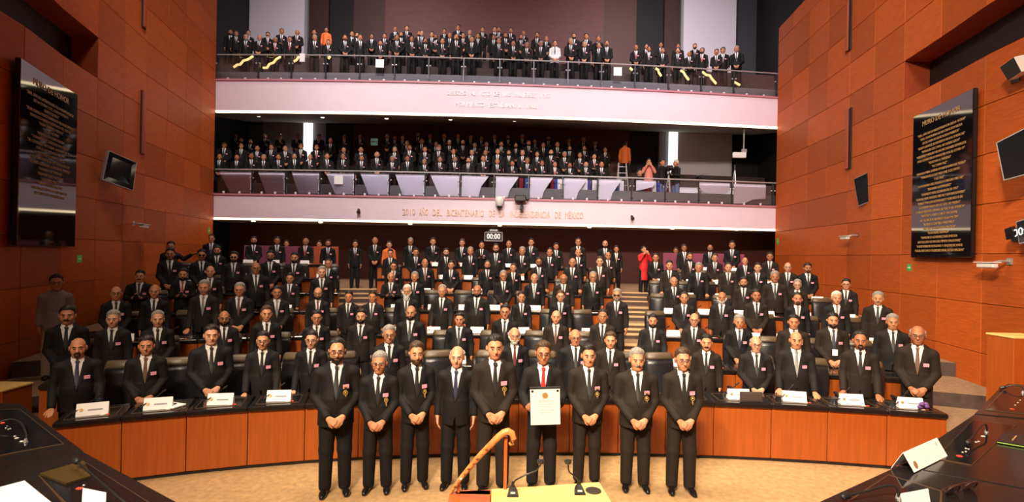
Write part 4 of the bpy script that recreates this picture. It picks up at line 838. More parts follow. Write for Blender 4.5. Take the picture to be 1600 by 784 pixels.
def hair_mesh(kind):
    g = head_grid(.0055)
    for p, k in head_prims()[:2]: g.add(p, k)
    X, Y, Z = g.xyz(); top = {'full': 1.664, 'receding': 1.684, 'fringe': 1.65, 'long': 1.668}[kind]
    # side burns and nape: hairline steps down towards the back
    line = np.interp(np.broadcast_to(Y, g.F.shape), [-.11, -.07, -.05, -.03, -.012, .0, .03, .05, .11], [top + .01, top, top - .006, 1.642, 1.606, 1.576, 1.562, 1.515, 1.505])
    if kind == 'receding': line = line + np.where(np.abs(X) + 0 * line > .02, .014, 0) * (Y < -.03)
    nz = np.sin(95 * X + 60 * Z) * np.sin(80 * Y + 33 * X) + .6 * np.sin(170 * X - 120 * Y + 90 * Z); th = .0025 + (.0105 + .002 * nz + .009 * np.clip((Z - 1.64) / .04, 0, 1) + .004 * (X > -.025) * (Z > 1.665)) * np.clip((Z - line) / .045, 0, 1) * np.where(Z > 1.62, 1, .55)
    g.F = np.maximum(g.F - th, line + .004 * nz - Z)
    if kind == 'fringe': g.F = np.maximum(g.F, np.maximum(Z - 1.628 - np.clip(Y, 0, .1) * .35, -(Y + .012)) + 0 * g.F)
    if kind == 'long':
        g.F = np.minimum(g.F, 1e3); g.add(ellip((0, .05, 1.52), (.10, .075, .16)), .03); g.F = np.maximum(g.F, -np.maximum(np.abs(X) - .068, np.maximum(Y + .02, Z - 1.632)))
    return g.mesh('hair', [HAIRM['k']])
def beard_mesh(kind):
    g = head_grid(.005); add_head(g); g.F -= .007 if kind != 'long' else .010; X, Y, Z = g.xyz(); S = g.F.shape
    if kind == 'long': g.add(ellip((0, -.075, 1.465), (.055, .035, .075)), .03)
    if kind in ('full', 'long'): lim = np.interp(np.broadcast_to(Y, S), [-.12, -.075, -.05, .0], [1.53, 1.527, 1.535, 1.585]); g.F = np.maximum(g.F, Z - lim); g.F = np.maximum(g.F, Y - .004 + 0 * g.F); mouth = np.maximum(np.abs(X) - .022, np.maximum(np.abs(Z - 1.513) - .007, Y + .06)); g.F = np.maximum(g.F, -mouth)
    elif kind == 'goatee': q = np.sqrt((X / .034)**2 + ((Z - 1.507) / .036)**2 + 0 * Y) - 1; q2 = np.sqrt((X / .021)**2 + ((Z - 1.514) / .011)**2 + 0 * Y) - 1; g.F = np.maximum(np.maximum(g.F, q * .03), np.maximum(-q2 * .02, Y + .05))
    elif kind == 'moustache': q = np.maximum(np.abs(X) - .034, np.abs(Z - 1.5315 + np.abs(X) * .22) - .0085); g.F = np.maximum(np.maximum(g.F, q), Y + .06)
    if kind != 'moustache': g.F = np.maximum(g.F, 1.385 - Z + 0 * g.F)
    return g.mesh('beard', [HAIRM['k']])
HAIR = {k: hair_mesh(k) for k in ('full', 'receding', 'fringe', 'long')}
BEARD = {k: beard_mesh(k) for k in ('full', 'long', 'goatee', 'moustache')}
m = MB()
for e in EYES: m.ball((e[0], e[1] + .005, e[2]), (.0125, .009, .0062), 9, 0); m.ball((e[0], e[1] - .0015, e[2]), (.006, .0045, .006), 8, 1)
EYEM = m.mesh('eyes', [mat('eye_white', (.40, .34, .30), .4), mat('dark_iris', (.012, .007, .004), .15)], True)
m = MB()
for s in (-1, 1): m.tube([(s * .014, -.0965, 1.603), (s * .03, -.0965, 1.608), (s * .05, -.084, 1.603)], [.0035, .0045, .003], 6)
BROWM = m.mesh('eyebrows', [HAIRM['k']], True)
m = MB(); ELENS = MB()
for s in (-1, 1):
    c = (s * .034, -.112, 1.582); m.tube([(c[0] + .027 * math.cos(t), c[1] + .002 * abs(math.cos(t)) * 0, c[2] + .018 * math.sin(t)) for t in np.linspace(0, 2 * math.pi, 15)], .0026, 6); m.tube([(s * .061, -.112, 1.588), (s * .078, -.06, 1.585), (s * .082, .02, 1.578)], .0024, 6)
m.tube([(-.008, -.113, 1.586), (0, -.116, 1.588), (.008, -.113, 1.586)], .0024, 6); GLASM = m.mesh('eyeglasses', [mat('spectacle_frame', (.02, .016, .014), .3)], True)
m = MB()
for s in (-1, 1): m.prism([(s * .034 + .026 * math.cos(t), -.112, 1.582 + .017 * math.sin(t)) for t in np.linspace(0, 2 * math.pi, 14, endpoint=False)], (0, .001, 0))
SUNM = m.mesh('dark_lenses', [SCREEN])

def hand_caps(W, d, nrm, side, curl=.5, flat=False):
    d = Vector(d).normalized(); nrm = Vector(nrm); nrm = (nrm - d * nrm.dot(d)).normalized(); sd = d.cross(nrm) * side; W = Vector(W); out = []   # nrm: palm side
    ln = (.074, .082, .077, .062)
    for i, u in enumerate((-.030, -.010, .010, .029)):
        K = W + d * (.088 - abs(u) * .25) + sd * u * -1; out.append((W + sd * u * -.55, K, .0165, .0135, .012))
        a = curl * .9; d1 = (d * math.cos(a) + nrm * math.sin(a)); M_ = K + d1 * ln[i] * .55; a2 = curl * 2.0; d2 = d * math.cos(a2) + nrm * math.sin(a2); T = M_ + d2 * ln[i] * .5
        out += [(K, M_, .0100, .0092, .004), (M_, T, .0090, .0078, .002)]
    B = W + d * .018 + sd * .024; t1 = B + (d * .75 + sd * .6 + nrm * .25).normalized() * .045; t2 = t1 + (d * .95 + sd * .15 + nrm * .3).normalized() * .035
    out += [(B, t1, .0145, .0115, .010), (t1, t2, .0110, .0085, .003)]
    return out
POSES = {  # shoulder is common; (elbow, wrist, finger direction, palm normal, curl) for the viewer's right (+x) and left (-x) arm
    'A': [((.228, .015, 1.09), (.078, -.172, .905), (-.80, -.25, -.52), (.1, .9, -.3), .45), ((-.228, .005, 1.09), (-.070, -.196, .900), (.82, -.22, -.52), (-.1, .9, -.3), .55)],
    'B': [((.236, .03, 1.10), (.246, -.03, .865), (-.02, -.12, -1), (-.9, .2, 0), .35), ((-.236, .03, 1.10), (-.246, -.03, .865), (.02, -.12, -1), (.9, .2, 0), .35)],
    'C': [((.235, -.01, 1.09), (.232, -.20, .855), (.05, -.9, -.25), (0, -.2, -1), .12), ((-.235, -.01, 1.09), (-.232, -.20, .855), (-.05, -.9, -.25), (0, -.2, -1), .12)],
    'D': [((.25, -.03, 1.10), (.075, -.24, 1.13), (-.65, -.5, .45), (0, .3, 1), .6), ((-.25, -.03, 1.10), (-.075, -.24, 1.13), (.65, -.5, .45), (0, .3, 1), .6)],
    'E': [((.265, .0, 1.10), (.20, -.19, 1.02), (-.25, -.75, .35), (-.9, .2, 0), .75), ((-.265, .0, 1.10), (-.20, -.19, 1.0), (.25, -.75, .35), (.9, .2, 0), .75)],
    'F': [((.25, -.13, 1.20), (.085, -.21, 1.44), (-.45, -.1, .75), (0, 1, 0), .6), ((-.25, -.13, 1.20), (-.085, -.21, 1.44), (.45, -.1, .75), (0, 1, 0), .6)],
    'G': [((.34, -.10, 1.26), (.56, -.19, 1.40), (.85, -.2, .25), (0, -.3, -1), .25), ((-.236, .03, 1.10), (-.246, -.03, .865), (.02, -.12, -1), (.9, .2, 0), .35)],
    'K': [((.236, .03, 1.10), (.246, -.03, .865), (-.02, -.12, -1), (-.9, .2, 0), .35), ((-.25, -.02, 1.10), (-.085, -.23, .985), (.85, -.4, .1), (0, .2, -1), .5)]}
POSES['H'] = POSES['D']
BUILDS = {'n': (.89, .0), 's': (.84, -.012), 'f': (1.0, .04)}
ARCH = {}
def archetype(pose, bld, coat=False):
    key = (pose, bld, coat)
    if key in ARCH: return ARCH[key]
    wd, bel = BUILDS[bld]; drop = .42 if pose == 'H' else 0; arms = []
    for sgn, (E, W, d, n, cu) in zip((1, -1), POSES[pose]):
        S = Vector((sgn * .194 * wd, .012, 1.348)); E = Vector((E[0] * wd, E[1], E[2])); W = Vector((W[0] * (wd if abs(W[0]) > .15 else 1), W[1] - (bel * .9 if pose in 'ADEFK' and W[1] < -.1 else 0), W[2])); arms.append((sgn, S, E, W, Vector(d), Vector(n), cu))
    legs = []
    for sgn in (1, -1):
        legs.append([(sgn * .088 * wd, .012, .90), (sgn * .098, -.005, .49), (sgn * .105, .02, .075)] if not drop else [(sgn * .09 * wd, .03, .90), (sgn * .15, -.36, .93), (sgn * .13, -.10, .50)])
    def torso(g, off, k=.05):
        g.add(ellip((0, .008, 1.235), (.160 * wd, .105 + bel * .25, .215)), 0, off); g.add(capsule((-.158 * wd, .014, 1.352), (.158 * wd, .014, 1.352), .060), .05, off); g.add(capsule((-.05, .014, 1.41), (.05, .014, 1.41), .055), .05, off)
        g.add(ellip((0, -.008 - bel * .55, 1.04), (.150 * wd + bel * .3, .105 + bel * .8, .20)), k, off); g.add(ellip((0, .012, .91), (.165 * wd, .118 + bel * .3, .15)), k, off)
    P = {}
    # body
    hx = [tuple(W + d.normalized() * .08) for _, _, _, W, d, _, _ in arms]; R = .105
    hr = [[(min(h[i], W[i]) - .06, max(h[i], W[i]) + .075) for h, (_, _, _, W, _, _, _) in zip(hx, arms)] for i in range(3)]
    hd = [(-.10, .10), (-.13, .12), (1.45, 1.72)]
    g = Grid(lines(-.78, .78, .028, .0075, [hd[0]] + hr[0]), lines(-.52, .26, .028, .0075, [hd[1]] + hr[1]), lines(-.02 if not drop else .35, 1.74, .028, .0072, [hd[2]] + hr[2]))
    torso(g, -.022); g.add(capsule((0, .022, 1.40), (0, .006, 1.52), .054 + bel * .15, .050 + bel * .12), .03)
    add_head(g, True)
    if bel > 0: g.add(ellip((0, -.03, 1.49), (.058, .055, .035)), .02)
    for sgn, S, E, W, d, n, cu in arms:
        g.add(capsule(S, E, .045, .038), .03); g.add(capsule(E, W, .037, .026), .015)
        h = Grid(g.xs, g.ys, g.zs)
        for a, b, ra, rb, k in hand_caps(W, d, n, sgn, cu): h.add(capsule(a, b, ra, rb), k)
        g.F = smin(g.F, np.minimum(h.F, 1e2), .010)
    for l in legs: g.add(capsule(l[0], l[1], .080 * wd, .055), .03); g.add(capsule(l[1], l[2], .052, .038), .02); g.add(capsule(l[2], (l[2][0] * 1.1, l[2][1] - .09, l[2][2] - .048), .026, .016), .01)
    P['body'] = g.mesh('body', [SKINS[0], LIP], lambda c: ((np.abs(c[:, 2] - 1.5195) < .0075) & (np.abs(c[:, 0]) < .025) & (c[:, 1] < -.075)))
    # jacket or coat
    hem = .45 if coat else .775; vz0, vz1, vw = (1.05 - bel * .3, 1.40, .058) if not coat else (1.25, 1.40, .04)
    g = Grid(np.arange(-.72 if pose == 'G' else -.42, (.72 if pose == 'G' else .42), .0125), np.arange(-.42, .26, .0125), np.arange(hem - .03, 1.50, .0125))
    torso(g, .014); g.add(drum(0, .008 - bel * .25, hem - .1, 1.06, .190 * wd + bel * .2, .142 + bel * .55, .150 * wd + bel * .2, .112 + bel * .7), .05, .010)
    X, Y, Z = g.xyz()
    for sgn, S, E, W, d, n, cu in arms:
        s2 = Grid(g.xs, g.ys, g.zs); s2.add(capsule(S, E, .062, .054)); fd = (W - E).normalized(); s2.add(capsule(E, W + fd * .05, .056, .043), .02)
        s2.F = np.maximum(s2.F, (X - W.x) * fd.x + (Y - W.y) * fd.y + (Z - W.z) * fd.z + .012); g.F = smin(g.F, np.minimum(s2.F, 1e2), .022)
    v = vw * (Z - vz0) / (vz1 - vz0); v = np.where(Z > vz1, vw + (Z - vz1) * .3, v); solid = g.F.copy()
    g.F = np.maximum(g.F, -np.maximum(np.abs(X) - v, Y + .03)); g.F = np.maximum(g.F, -np.maximum(np.sqrt(X**2 + (Y - .012)**2) - .066 - bel * .15, 1.395 - Z)); g.F = np.maximum(g.F, hem - Z + 0 * g.F)
    if not coat: g.F = np.maximum(g.F, -np.maximum(np.maximum(np.abs(X) - np.maximum(0, (.93 - Z)) * .10, Y + .05), Z - .93))
    P['jacket'] = g.mesh('jacket', [SUITS[0]]); gj = Grid(g.xs, g.ys, g.zs); gj.F = solid
    fy = lambda x, z: (gj.front(x, z) if gj.front(x, z) is not None else -.12)
    # shirt front with collar
    g = Grid(np.arange(-.115, .1151, .008), np.arange(-.26, .13, .008), np.arange(.98, 1.50, .008)); torso(g, .001); X, Y, Z = g.xyz()
    g.F = np.maximum(g.F, np.maximum(np.maximum(np.abs(X) - .095, Y - .0), Z - 1.435)); nr = .060 + bel * .15
    rr = np.sqrt(X**2 + (Y - .012)**2); col_ = np.maximum(np.abs(rr - nr - (1.475 - Z) * .25) - .0065, np.maximum(1.405 - Z, Z - 1.468 - np.maximum(Y, -.02) * .2)); col_ = np.maximum(col_, -np.maximum(np.abs(X) - (Z - 1.415) * .35, Y)); g.F = np.minimum(g.F, col_)
    P['shirt'] = g.mesh('shirt', [SHIRT]); gs = Grid(g.xs, g.ys, g.zs); gs.F = g.F
    sy = lambda z: gs.front(.0, z) or -.1
    m = MB(); rings = []; zs = [1.425, 1.40, 1.38, 1.33, 1.25, 1.16, 1.08, 1.03]
    for z in zs: hw = .013 + (1.40 - z) * .075 if z < 1.40 else .013; y = min(sy(z), sy(z - .03)) if z > 1.37 else sy(z); rings.append([(-hw, y - .004, z), (0, y - .010, z), (hw, y - .004, z), (hw, y + .012, z), (-hw, y + .012, z)])
    m.loft(rings); yk = min(sy(1.40), sy(1.42)) - .006; m.loft([[(-.021, yk - .008, 1.437), (.021, yk - .008, 1.437), (.021, yk + .02, 1.437), (-.021, yk + .02, 1.437)], [(-.019, yk - .014, 1.42), (.019, yk - .014, 1.42), (.02, yk + .02, 1.42), (-.02, yk + .02, 1.42)], [(-.013, yk - .008, 1.392), (.013, yk - .008, 1.392), (.013, yk + .02, 1.392), (-.013, yk + .02, 1.392)]])
    P['tie'] = m.mesh('tie', [TIES['k']], 'auto')
    # lapels
    P['lapel'] = []
    for s in (-1, 1):
        m = MB(); rings = []
        for z in np.linspace(1.415, vz0 + .01, 9):
            a = max(.004, vw * (z - vz0) / (vz1 - vz0)) - .002; t = (z - vz0) / (1.415 - vz0); b = a + .062 * min(1, t * 1.6) * (1 if t < .80 else .62); ya, yb = min(fy(s * a, z), sy(max(z, 1.0)) + .0) , fy(s * b, z)
            rings.append([(s * a, ya - .003, z), (s * (a + b) / 2, (ya + yb) / 2 - .010, z), (s * b, yb - .006, z), (s * b, yb + .006, z), (s * a, ya + .010, z)])
        m.loft(rings); P['lapel'].append(m.mesh('lapel', [SUITS[0]], 'auto'))
    bx, bz = .098 * wd + .006, 1.215; y = fy(bx, bz); y2 = min(fy(bx + .04, bz), fy(bx - .04, bz), y)
    m = MB(); m.box(-.032, .032, -.004, .006, -.022, .022); P['badge'] = (m.mesh('badge', [PINKB]), Matrix.Translation((bx, y2 - .004, bz)) @ Matrix.Rotation(.35, 4, 'Z'))
    m = MB(); yb = fy(.10, 1.15) - .012; P['medal'] = (.10, yb, 1.15)
    # trousers and shoes
    g = Grid(np.arange(-.30, .301, .013), np.arange(-.46 if drop else -.24, .24, .013), np.arange(.40 if drop else .03, 1.02, .013))
    g.add(ellip((0, .014, .91), (.168 * wd, .125 + bel * .3, .14)), 0, .004)
    for l in legs: g.add(capsule(l[0], l[1], .102 * wd, .079), .03); g.add(capsule(l[1], (l[2][0], l[2][1] - .012, l[2][2]), .079, .069), .025)
    if not drop: X, Y, Z = g.xyz(); g.F = np.maximum(g.F, .036 - Z + 0 * g.F)
    P['trousers'] = g.mesh('trousers', [SUITS[0]])
    P['shoe'] = []
    for l, sgn in zip(legs, (1, -1)):
        g = Grid(np.arange(-.09, .09, .009), np.arange(-.25, .12, .009), np.arange(-.01, .14, .009)); g.add(capsule((0, .055, .035), (0, .02, .05), .040, .048)); g.add(capsule((0, .02, .048), (sgn * .02, -.13, .024), .048, .036), .03); g.add(capsule((sgn * .02, -.12, .022), (sgn * .024, -.18, .02), .040, .030), .02)
        X, Y, Z = g.xyz(); g.F = np.maximum(g.F, .002 - Z + 0 * g.F); P['shoe'].append((g.mesh('shoe', [SHOE]), Matrix.Translation((l[2][0], l[2][1], l[2][2] - .075))))
    P['drop'] = drop; P['wrists'] = [a[3] for a in arms]; ARCH[key] = P; return P
def setm(o, m_, slot=0):
    o.material_slots[slot].link = 'OBJECT'; o.material_slots[slot].material = m_
m = MB(); m.box(-.013, .013, -.004, .004, .02, .065); RIB = m.mesh('medal_ribbon', [PLAST])
m = MB(); m.tube([(.022 * math.cos(t), -.004, .024 * math.sin(t)) for t in np.linspace(0, 2 * math.pi, 13)], .0045, 6); m.ball((0, -.004, 0), (.011, .006, .012), 8); m.box(-.02, .02, -.007, .002, .062, .072); m.box(-.008, .008, -.005, .003, -.075, -.028); MEDAL = m.mesh('medal', [mat('medal_gold', (.55, .36, .10), .35, metal=.6)])
m = MB(); m.bbox(-.038, .038, -.006, .006, -.07, .07, .004); PHONE = m.mesh('phone', [SCREEN])
POSET = {'A': 'hands clasped', 'B': 'arms at sides', 'C': 'hands on desk', 'D': 'looking at phone', 'E': 'holding certificate', 'F': 'hands at face', 'G': 'arm stretched out', 'H': 'crouching', 'K': 'hand over belly'}
def person(X, D, z, s, yaw, pose='A', bld='n', hair='k', face='', tie='k', skin=1, suit=0, label='', group=None, detail=2, badge=True, medal=False, special=None, wx=1.0):
    P = archetype(pose, bld, special == 'red_coat'); e = empty('person', (X, D, z - P['drop'] * s), yaw); e.scale = (s * wx, s * (wx * .5 + .5), s); tag(e, label, 'person', group)
    SP = {'white_shirt': (SHIRT, SUITS[0]), 'orange_vest': (mat('orange_vest', (.75, .16, .03), .7), SUITS[0]), 'pink_vest': (mat('salmon_vest', (.60, .20, .14), .7), mat('blue_jeans', (.10, .15, .26), .8)), 'red_coat': (mat('red_coat', (.60, .012, .012), .7), SUITS[0]), 'grey_hoodie': (mat('grey_hoodie', (.22, .19, .17), .85), mat('khaki_trousers', (.42, .33, .25), .85)), 'black_tee': (SUITS[0], mat('blue_jeans', (.10, .15, .26), .8))}
    jm, tm = SP.get(special, (SUITS[suit], SUITS[suit]))
    o = link('body', P['body'], e); setm(o, SKINS[skin])
    o = link('jacket', P['jacket'], e); setm(o, jm)
    o = link('trousers', P['trousers'], e); setm(o, tm)
    casual = special in ('orange_vest', 'pink_vest', 'red_coat', 'grey_hoodie', 'black_tee')
    o = link('shirt', P['shirt'], e)
    if casual: setm(o, jm if special != 'red_coat' else SUITS[0])
    else:
        o = link('tie', P['tie'], e); setm(o, TIES[tie])
    hk = {'k': ('full', 'k'), 'd': ('full', 'd'), 'g': ('full', 'g'), 'w': ('full', 'w'), 'r': ('receding', 'k'), 'q': ('receding', 'g'), 'l': ('long', 'k'), 'f': ('fringe', 'k'), 'x': ('fringe', 'g'), '0': None}[hair]; bc = 'k'
    if hk: o = link('hair', HAIR[hk[0]], e, M=HM); setm(o, HAIRM[hk[1]]); bc = hk[1]
    for ch, kk in (('b', 'full'), ('m', 'moustache'), ('o', 'goatee'), ('B', 'long')):
        if ch in face: o = link('beard' if ch != 'm' else 'moustache', BEARD[kk], e, M=HM); setm(o, HAIRM['w' if ch == 'B' or 'v' in face else bc])
    if detail >= 1:
        link('eyes', EYEM, e, M=HM); o = link('eyebrows', BROWM, e, M=HM); setm(o, HAIRM[bc])
        for sm, M in P['shoe']: link('shoe', sm, e, M=M)
        if 'G' in face: link('eyeglasses', GLASM, e, M=HM)
        if 'S' in face: gl = link('eyeglasses', GLASM, e, M=HM); link('dark_lenses', SUNM, gl)
        if not casual:
            for lm in P['lapel']: o = link('lapel', lm, e); setm(o, jm)
    if badge and not casual and detail >= 0: link('badge', P['badge'][0], e, M=P['badge'][1])
    if medal: o = link('medal', MEDAL, e, P['medal']); link('medal_ribbon', RIB, o)
    if pose == 'D' and detail:
        p = (P['wrists'][0] + P['wrists'][1]) / 2 + Vector((0, -.085, .06)); ph = link('mobile_phone', PHONE, None, M=e.matrix_basis @ Matrix.Translation(p) @ Matrix.Rotation(math.radians(-35), 4, 'X'))
        tag(ph, ('dark phone held by the ' + label)[:110].rsplit(' ', 1)[0] if False else 'dark phone in the hands of the ' + ' '.join(label.split(',')[-1].split()[:7]) + ' person', 'phone', 'phones held in the hall')
    return e

# ------------------------------------------------------------------ who stands where: pixel of the crown, pose, build, hair, face, tie
ROWS = {
'F': "527 528 Af r bG k;593 549 An g G k;651 533 An d b k;714.5 539 Bn x - n;773.5 522.5 An k - k;849 532.6 En d G r;919.7 537 Af k - k;995.4 543.5 Af g m k;1067 543 An d G k",
1: "122 528 Cf 0 o n;229 524 An k - b;330.5 507 Af k - k;411 517 Cn k G k;487 516 Cn k G k;608 507.5 Bn g G k;804 510 Bn x bGv m;899 513 Bf x G k;954 518 Bn d - k;1104 524 Bn k m k;1181 524 Af x G k;1244 516.6 Cf f - s;1344 516.6 Cn r o k;1434 507 An x G b",
2: "105.5 477 An k m k;177 484 Bn g - k;246.6 485 An q - k;350.5 484 Bn f bG k;416.6 477 Bn d - k;495 484 Bn k G k;564.5 482 Bn k b k;642 476 Bf f b k;718 491 Bf k - k;789.5 474.6 Bn k G k;869 485 Bn 0 - b;942 482.7 Bn r - k;1020 490 Cf k b k;1085 488 An f G k;1155 491 An g - n;1240 491 Bf k - k;1301 488 Af k b n;1394.6 490 Bf g - k",
3: "181.5 446 An f G k;242 443 Bn x - k;319 437 Cn g m s;374.6 441 An g G m;432.7 446 An k - y;497 447.7 Bn f bG m;545 456.4 Bn k - k;582 461 Bf k - k;636 444.5 Bf w B k;691 444.5 Cn q - k;745.7 445 Bf 0 b k;815 454.6 Cn k - k;876 453 Bn d G k;964 450.5 Bn g Sb k;1069 455.5 An r - n;1128 456 Bn 0 bv k;1181.6 451 An k - k;1246 456.4 Bn r o y;1307 454.6 Bn w - y;1372 455 Bn g m k",
4: "219 421.6 Df k m k;286 419 Dn k b r;328.6 414 Bn f - k;400 408.5 Bf f G k;453 426 Cn k - k;503 415.5 Bn g - k;611 424 Dn x - k;648 424 Kn g - k;786.5 422 An g G k;835 426 Bf x - y;880.6 427 Bf x G n;926.5 424 Bf q G k;1053 431.4 Bn x - k;1162 432 Bn k b k;1210.6 423 Bf g - k;1246 436 Bn g G k;1322 435 Cn k G k",
5: "266 387 An k - k;315 389 An k S k;365.6 392.5 Bf k Sb k;422.7 390.6 An k bG k;460 394 An k b k;512.6 404 Bn r - k;615 408.5 Bn k G m;664 403 Bf f - m;705 406.5 An k - k;761.6 406 Cn r b k;802 411 Bn d - m;842 401 Cn k Gb n;894.6 403 Cn 0 - k;937 400 Bf d - b;1046 406.5 Cn k - k;1091.6 410 Cf g - n;1138 410 Cn r - k;1184 410 Bn k - k;1231 409 An f G k;1262 410.6 An k o k",
6: "267 376.6 Gn k b k;339.5 384 Bn k b k;610 389 Bn k - k;649.7 387 An k - k;697 387 Bn k b k;735 385.5 Bn q - k;775 380.4 Bf r b k;816 385 An g - k;859 387 Bn r - k;903.5 387.5 Bn f - k;950 392.5 Bn f - k;1024.6 395.7 An r - k;1078 394.4 Bn r b y;1117 395.7 An d - k;1164 402 Bf 0 - y;1203 393.4 An k - k",
7: "330.6 366 Bf r - k;396.6 369 An k bG k;433 369.5 Bn k - k;477.6 371 Cn x - r;512.7 374.7 Bn k bG k;555 378 Bn k - k;586 369.6 An x - k;608 379 Bs k - k;641.4 371 Bn g G k;676.5 371 An k - k;722 373 An d - y;752.7 377 Dn r - k;795 375 Bn f - k;830 372 Bn k - k;869 379 Bn k - k;903.5 371.5 Bn r - k;945.6 374.7 Bn f b k;963 385 Bs k - a;1006 393 Fs l - k;1069 381 Cn k - y;1109.5 382 An 0 bG k;1144 376 An k - k",
8: "447.6 371 Bs l - k;498.6 375 Bs k - k;1056 383.6 Bs k - k"}
SPECIAL = {(7, 608): 'orange_vest', (7, 1006): 'red_coat', (8, 498.6): 'orange_vest'}
RN = {'F': 'in front standing line', 1: 'behind front desks', 2: 'in second desk row', 3: 'in third desk row', 4: 'in fourth desk row', 5: 'in fifth desk row', 6: 'in sixth desk row', 7: 'in last ground row', 8: 'behind coloured partitions'}
TIEN = {'k': 'black tie', 'r': 'red tie', 'y': 'grey tie', 'b': 'brown tie', 'm': 'dark red tie', 'n': 'dark tie', 'a': 'gold tie', 's': 'striped tie'}
SPN = {'white_shirt': 'person in white shirt and dark tie', 'orange_vest': 'person in orange vest', 'red_coat': 'person in long red coat', 'pink_vest': 'person in salmon vest and jeans', 'black_tee': 'person in black short-sleeved top', 'grey_hoodie': 'person in grey hooded jacket'}
rnd = random.Random(11)
hstats = []
def label_for(pose, tie, sp, n, where, short=False):
    if sp: return '%s, %s from left %s' % (SPN[sp], ordn(n), where)
    if short: return 'person in dark suit%s, %s from left %s' % ('' if tie == 'k' else ' and ' + TIEN[tie], ordn(n), where)
    return 'person in %s, %s, %s from left %s' % ('dark suit' if tie == 'k' else 'suit, ' + TIEN[tie], POSET[pose], ordn(n), where)
for row, txt in ROWS.items():
    lst = [t.split() for t in txt.split(';')]; lst.sort(key=lambda t: float(t[0]))
    for n, (x, y, pb, hair, face, tie) in enumerate(lst):
        x, y = float(x), float(y); a, b = deroll(x, y); r_ = (a - CXP) / FPX
        if row == 'F': D = [5.79, 5.87, 6.0, 6.01, 5.93, 6.02, 6.13, 6.04, 5.98][n]; X = r_ * D; z = 0
        elif row == 8: D = 18.7; X = r_ * D; z = FL[6]
        else: X, D = on(ROWO[row - 1] + (.77 if pb[0] != 'C' else .75), r_); z = FL[row - 1]
        zc = CAMZ + (HOR - b) * D / FPX; H_ = 1.721 if hair in '0' else 1.738; s = (zc - z) / H_; hstats.append((row, n, round(s, 2))); 
        if row == 8: s = .9
        s = min(1.10, max(.91, s)); sp = SPECIAL.get((row, x)); yaw = -math.atan2(X, D) * .85 + rnd.uniform(-.12, .12)
        if row == 'F': yaw = [.30, .12, .28, -.02, .12, .0, -.02, -.08, -.10][n]
        fc = '' if face == '-' else face; sk = rnd.choice([0, 0, 1, 1, 1, 2, 3]); su = rnd.choice([0, 0, 1]) if x < 850 else rnd.choice([1, 2, 2, 0])
        if row == 7 and x == 1006: yaw = .2
        if row == 'F': sk = [0, 1, 0, 3, 0, 1, 0, 0, 0][n]; su = [0, 0, 0, 0, 2, 1, 2, 2, 2][n]
        e = person(X, D, z, s, yaw, pb[0], pb[1], hair, fc, tie, sk, su, label_for(pb[0], tie, sp, n + 1, RN[row]), 'people ' + RN[row], 2, not (row == 'F' and n in (3, 5)), row == 'F' and n in (0, 1, 2, 4, 6, 7, 8), sp, rnd.uniform(.96, 1.05))
        if row == 'F' and n == 5: CERT = e
        if row == 2 and x == 1301:
            m = MB(); m.box(-.04, .04, -.004, .0, -.055, .055); c_ = link('lanyard_card', m.mesh('lanyard_card', [PAPER]), e, (0.0, -.225, 1.06))
            m = MB(); m.tube([(-.05, -.14, 1.40), (-.03, -.19, 1.25), (0, -.222, 1.115)], .004, 6); m.tube([(.05, -.14, 1.40), (.03, -.19, 1.25), (0, -.222, 1.115)], .004, 6); link('lanyard', m.mesh('lanyard', [PLAST]), e)
# certificate held in the front line
B = CERT.matrix_basis; e = empty('certificate', M=Matrix.LocRotScale(B @ Vector((.012, -.335, 1.06)), Matrix.Rotation(.02, 3, 'Z') @ Matrix.Rotation(.05, 3, 'X') @ Matrix.Rotation(-.04, 3, 'Y'), None)); tag(e, 'framed white certificate held up in the front standing line', 'certificate')
m = MB(); m.bbox(-.172, .172, 0, .018, -.215, .215, .005); link('backing', m.mesh('backing', PLAST), e)
m = MB(); m.box(-.165, .165, -.004, .0, -.21, .19); sh = link('sheet', m.mesh('sheet', mat('cream_paper', (.78, .70, .70), .6)), e)
m = MB(); m.lathe([(.014, 0), (.034, 0), (.034, .003), (.014, .003)], 16); m.lathe([(.001, 0), (.012, 0), (.012, .003), (.001, .003)], 10); link('seal', m.mesh('seal', GOLD), sh, M=Matrix.Translation((0, -.005, .12)) @ Matrix.Rotation(math.pi / 2, 4, 'X'))
for t_, z_, s_ in (('CERTIFICADO', .055, .030), ('se otorga el presente reconocimiento', .02, .016), ('por su destacada labor', -.005, .016), ('y compromiso con la sociedad', -.045, .016), ('Ciudad de México', -.075, .016), ('_________', -.16, .02)):
    me = text_mesh(t_, s_, .0006); me.materials.append(mat('grey_ink', (.30, .30, .32), .7)); link('printed_line', me, sh, M=Matrix.Translation((0, -.0048, z_)) @ Matrix.Rotation(math.pi / 2, 4, 'X'))
for x_ in (-.14, .14):
    m = MB(); m.lathe([(.001, 0), (.014, 0), (.014, .003), (.001, .003)], 12); link('corner_stud', m.mesh('corner_stud', PLAST), sh, M=Matrix.Translation((x_, -.005, .17)) @ Matrix.Rotation(math.pi / 2, 4, 'X'))
# person in the grey hooded jacket beside the left wall
a, b = deroll(88, 428); D = 9.3; X = (a - 800) / 800 * D; zc = CAMZ + (HOR - b) * D / FPX
person(X, D, FL[2], (zc - FL[2]) / 1.738, .75, 'B', 's', 'k', 'G', 'k', 1, 0, 'person in grey hooded jacket and khaki trousers walking beside the left wall', None, 2, False, False, 'grey_hoodie')

